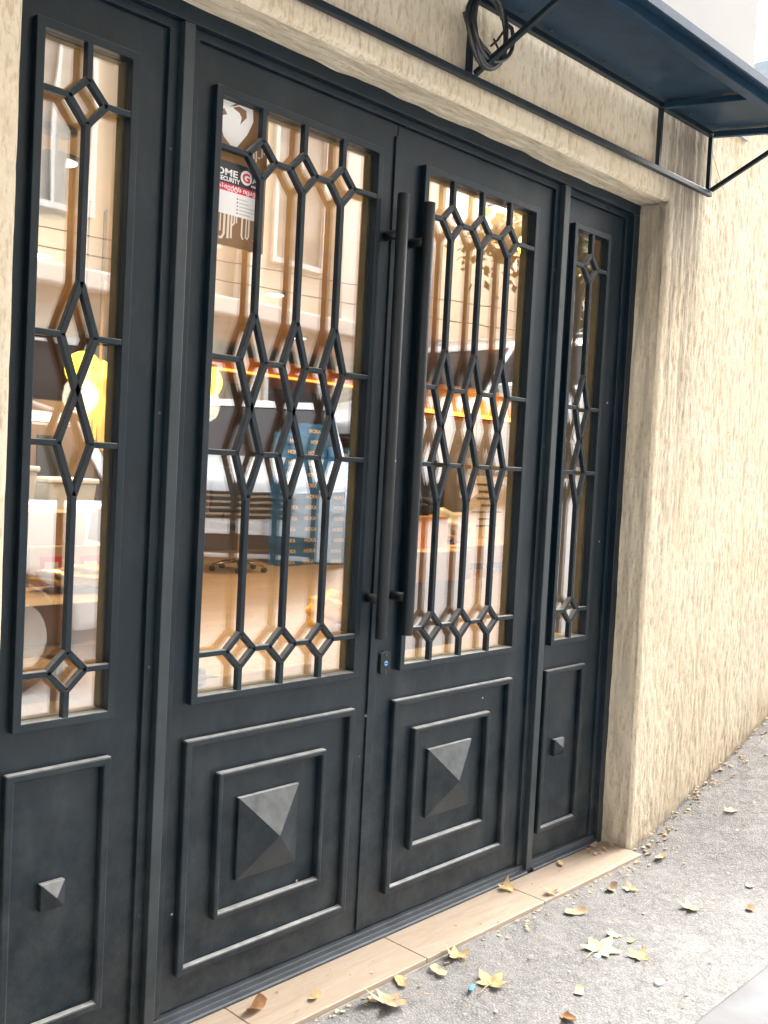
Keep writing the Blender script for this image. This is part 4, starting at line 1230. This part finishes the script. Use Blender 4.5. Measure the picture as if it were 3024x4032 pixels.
# pale building far up the street
M['far'] = plain("pale blue far facade", (0.36, 0.42, 0.46), 0.9, var=0.05)
t = thing("far_building", "pale blue building far up the street beyond the white wall", "building", (30, 8, 1))
MB().box(26, 34, 4.5, 14, 0, 11.2).build("wall", M['far'], t)
for k in range(3):
    MB().box(25.9, 34.1, 4.4, 14.1, 5.2 + 2.4 * k, 5.45 + 2.4 * k).build("storey_band", M['white_render'], t)

# ---------------------------------------------------------------- fallen leaves and litter
M['leaf_a'] = plain("dry yellow leaf", (0.46, 0.33, 0.15), 0.7, var=0.25, scale=40)
M['leaf_b'] = plain("dry tan leaf", (0.43, 0.31, 0.19), 0.75, var=0.25, scale=40)
M['leaf_c'] = plain("pale straw leaf", (0.52, 0.43, 0.26), 0.7, var=0.2, scale=40)
M['leaf_d'] = plain("brown leaf", (0.30, 0.15, 0.06), 0.75, var=0.3, scale=40)
def leaf_shape(r, kind):
    if kind == 'maple':
        lobes = [(-118, .72, .22), (-58, .92, .32), (0, 1.08, .34), (58, .92, .32), (118, .72, .22)]
        pts = []
        for i, (a, L, _) in enumerate(lobes):
            a += r.uniform(-7, 7); L *= r.uniform(.85, 1.1)
            pts += [(a - 20, L * .66), (a - 9, L * .80), (a, L), (a + 9, L * .78), (a + 20, L * .66)]
            if i < len(lobes) - 1:
                pts.append(((a + lobes[i + 1][0]) / 2, r.uniform(.46, .56)))
        pts += [(150, .42), (180, .12), (210, .42)]
        return [(rad(a), l) for a, l in pts]
    if kind == 'shard':
        return [(rad(a), r.uniform(.45, 1.0)) for a in range(-180, 180, 36)]
    return [(rad(a), (1.0 if abs(math.sin(rad(a / 2 + 90))) > .98 else .36 + .5 * abs(math.cos(rad(a))) ** 1.5)) for a in range(-180, 180, 20)]
def leaf_obj(x, y, size, mat, label, kind='maple', rz=0.0, curl=.35, seed=0, z=None, tilt=0.0, stem=True, name="fallen_leaf", cat="leaf", group="fallen leaves outside the doors"):
    r = random.Random(seed * 13 + 5)
    out = leaf_shape(r, kind)
    rings = 4
    vs, fs = [(0, 0, 0)], []
    ph = r.uniform(0, 6.28); ax = r.uniform(0, 3.14)
    def hgt(px, py):
        u = px * math.cos(ax) + py * math.sin(ax); v = -px * math.sin(ax) + py * math.cos(ax)
        return curl * (u * u * .8 + .25 * v * v) + .06 * math.sin(5 * px + ph) * math.cos(4 * py) * min(1, curl * 3)
    n = len(out)
    for k in range(1, rings + 1):
        for a, l in out:
            q = k / rings
            px, py = l * q * math.cos(a), l * q * math.sin(a)
            vs.append((px, py, hgt(px, py) - .05 * abs(math.sin(3.5 * a)) * q * curl))
    for j in range(n):
        m_ = (j + 1) % n
        fs.append((0, 1 + j, 1 + m_))
        for k in range(rings - 1):
            fs.append((1 + k * n + j, 1 + (k + 1) * n + j, 1 + (k + 1) * n + m_, 1 + k * n + m_))
    mb = MB().add(vs, fs)
    if kind == 'maple' and stem:
        mb.tube([(0, 0, .0), (-.5, .05, .04), (-1.0, -.06, .10), (-1.35, -.02, .06)], [.022, .018, .016, .02], 5)
    mb.v = [(a * size, b * size, c * size) for a, b, c in mb.v]
    me = bpy.data.meshes.new(name); me.from_pydata(mb.v, [], mb.f); me.materials.append(mat); me.update()
    me.polygons.foreach_set("use_smooth", [True] * len(me.polygons))
    o = link_mesh(name, me)
    o.rotation_euler = (tilt, 0, rz)
    zz = (gz(x) if z is None else z)
    o.location = (x, y, zz + 0.004 - min(0, min(v[2] for v in mb.v)) * .5 + abs(math.sin(tilt)) * size * .5)
    tag(o, label, cat, group)
    return o
TZ = -1.4045
LV = [
 (2.640, -0.485, .062, 'leaf_c', 'maple', 0.05, .25, "largest pale yellow leaf lying open on the asphalt, stem pointing left", None),
 (1.955, -0.275, .062, 'leaf_b', 'maple', 2.6, .40, "large curled tan leaf on the asphalt just in front of the doorstep", None),
 (2.225, -0.395, .052, 'leaf_a', 'maple', 0.2, .30, "yellow leaf with a scrap of blue plastic on its stem", None),
 (2.690, -0.592, .036, 'leaf_a', 'maple', 1.2, .5, "small three-lobed yellow leaf just right of the largest leaf", None),
 (3.140, -0.540, .038, 'leaf_a', 'maple', 2.2, .5, "yellow folded leaf beside the white paint smear", None),
 (3.110, -0.322, .032, 'leaf_c', 'maple', 0.9, .5, "pale yellow leaf, right one of a touching pair near the doorstep end", None),
 (3.060, -0.276, .026, 'leaf_b', 'simple', 0.2, .6, "tan leaf, left one of a touching pair near the doorstep end", None),
 (2.800, -0.297, .034, 'leaf_b', 'simple', -0.5, .7, "rolled tan leaf alone near the right tile of the doorstep", None),
 (3.440, -0.258, .026, 'leaf_b', 'simple', 0.0, .5, "tan leaf on the asphalt right of the doorstep end", None),
 (3.850, -0.335, .028, 'leaf_b', 'maple', 0.4, .4, "tan leaf far up the sloping pavement", None),
 (2.275, -0.232, .040, 'leaf_a', 'maple', 1.0, .6, "upright curled yellow leaf against the doorstep edge", None),
 (2.170, -0.252, .026, 'leaf_c', 'simple', 1.4, .4, "pale oval leaf between the doorstep and the blue plastic scrap", None),
 (2.045, -0.222, .026, 'leaf_a', 'simple', 1.1, .5, "small yellow leaf leaning on the doorstep edge", None),
 (2.745, -0.060, .034, 'leaf_a', 'maple', 0.7, .6, "curled leaf lying on the doorstep under the second post", TZ),
 (1.640, -0.085, .030, 'leaf_d', 'simple', 0.3, .7, "brown leaf on the doorstep tile nearest the bottom edge", TZ),
 (1.795, -0.140, .020, 'leaf_a', 'simple', 0.4, .4, "small yellow leaf flat on the nearest doorstep tile", TZ),
 (2.760, -0.462, .020, 'leaf_c', 'shard', 0.4, .3, "pale triangular leaf piece above the largest leaf", None),
 (2.380, -0.580, .022, 'leaf_c', 'simple', 0.5, .3, "small pale leaf alone in the middle of the asphalt", None),
 (3.290, -0.668, .022, 'leaf_d', 'simple', 0.2, .3, "pinkish brown leaf at the far right of the asphalt", None),
 (2.835, -0.180, .026, 'leaf_b', 'maple', 0.9, .8, "crumpled leaf on the corner of the right doorstep tile", TZ),
 (2.765, -0.520, .014, 'leaf_a', 'simple', 0.1, .3, "tiny yellow leaf right above the largest leaf", None),
 (2.240, -0.634, .020, 'leaf_d', 'shard', 0.6, .8, "red brown curled leaf at the bottom edge of the picture", None),
 (3.080, -0.055, .018, 'leaf_a', 'simple', 0.8, .5, "small leaf on the doorstep right of the second post", TZ),
 (3.330, -0.035, .020, 'leaf_b', 'simple', 0.2, .5, "leaf in the back corner of the doorstep", TZ),
]
for i, (x, y, s, mt, kd, rz, cu, lb, z) in enumerate(LV):
    leaf_obj(x, y, s * 1.25, M[mt], lb, kd, rz, cu * 1.25, i + 1, z, tilt=(.12 if i % 3 == 1 else -.10 if i % 3 == 2 else 0.0))
leaf_obj(3.455, -0.595, .030, M['leaf_c'], "thin pale stick-like leaf on the asphalt at the right edge", 'simple', 0.35, .1, 77)
bs = MB().box(-.022, .022, -.006, .006, 0, .002).build("plastic_scrap", M['lockblue'], None, 0.001, at=(2.165, -0.375, gz(2.1) + .010))
bs.rotation_euler = (0, 0.1, 0.5); tag(bs, "blue plastic scrap on the yellow leaf stem", "litter")
def pebble(x, y, s, label, mat):
    bm = bmesh.new(); bmesh.ops.create_icosphere(bm, subdivisions=2, radius=1)
    for v in bm.verts: v.co = Vector((v.co.x * s * 1.7, v.co.y * s, v.co.z * s * .55))
    me = bpy.data.meshes.new("pebble"); bm.to_mesh(me); bm.free(); me.materials.append(mat)
    me.polygons.foreach_set("use_smooth", [True] * len(me.polygons))
    o = link_mesh("pebble", me, at=(x, y, gz(x) + s * .35)); tag(o, label, "pebble")
pebble(2.603, -0.703, .013, "flat pale pebble near the bottom of the asphalt", M['plastic_white'])
pebble(2.605, -0.500, .010, "small white pebble touching the largest leaf", M['plastic_white'])

def litter():
    r = random.Random(21); m = MB()
    def bit(x, y, z, s, mi):
        a = r.uniform(0, 6.28); n = 5
        vs = []
        for k in range(n):
            q = a + 6.283 * k / n; L = s * r.uniform(.5, 1.2)
            vs.append((x + L * math.cos(q), y + L * math.sin(q) * .8, z + .002 + r.uniform(0, s * .5)))
        m.add(vs, [tuple(range(n))], mi)
    for _ in range(130):
        x = r.uniform(1.2, 3.45); bit(x, -0.200 - abs(r.gauss(0, .03)), gz(x), r.uniform(.003, .011), r.choice((0, 1, 2, 2)))
    for _ in range(240):
        x = r.uniform(3.42, 5.0); bit(x, -0.142 - abs(r.gauss(0, .045)), gz(x), r.uniform(.003, .012), r.choice((0, 1, 1, 3)))
    for _ in range(150):
        x = r.uniform(1.6, 4.6); bit(x, r.uniform(-.86, -.2), gz(x) + .002, r.uniform(.002, .008), r.choice((0, 2, 2, 1)))
    for _ in range(40):
        x = r.uniform(1.5, 3.41); bit(x, r.uniform(-.19, -.03), TZ, r.uniform(.002, .006), r.choice((0, 1, 3)))
    for _ in range(25):
        bit(3.40 + r.uniform(-.14, .01), r.uniform(-.10, -.025), TZ, r.uniform(.004, .012), r.choice((0, 1, 3)))
    me = bpy.data.meshes.new("leaf_litter"); me.from_pydata(m.v, [], m.f)
    for k in ('leaf_a', 'leaf_b', 'leaf_c', 'leaf_d'): me.materials.append(M[k])
    me.polygons.foreach_set("material_index", m.mi)
    o = link_mesh("leaf_litter", me); tag(o, "crumbs of dry leaf along the wall foot and the doorstep edge", kind='stuff')
litter()
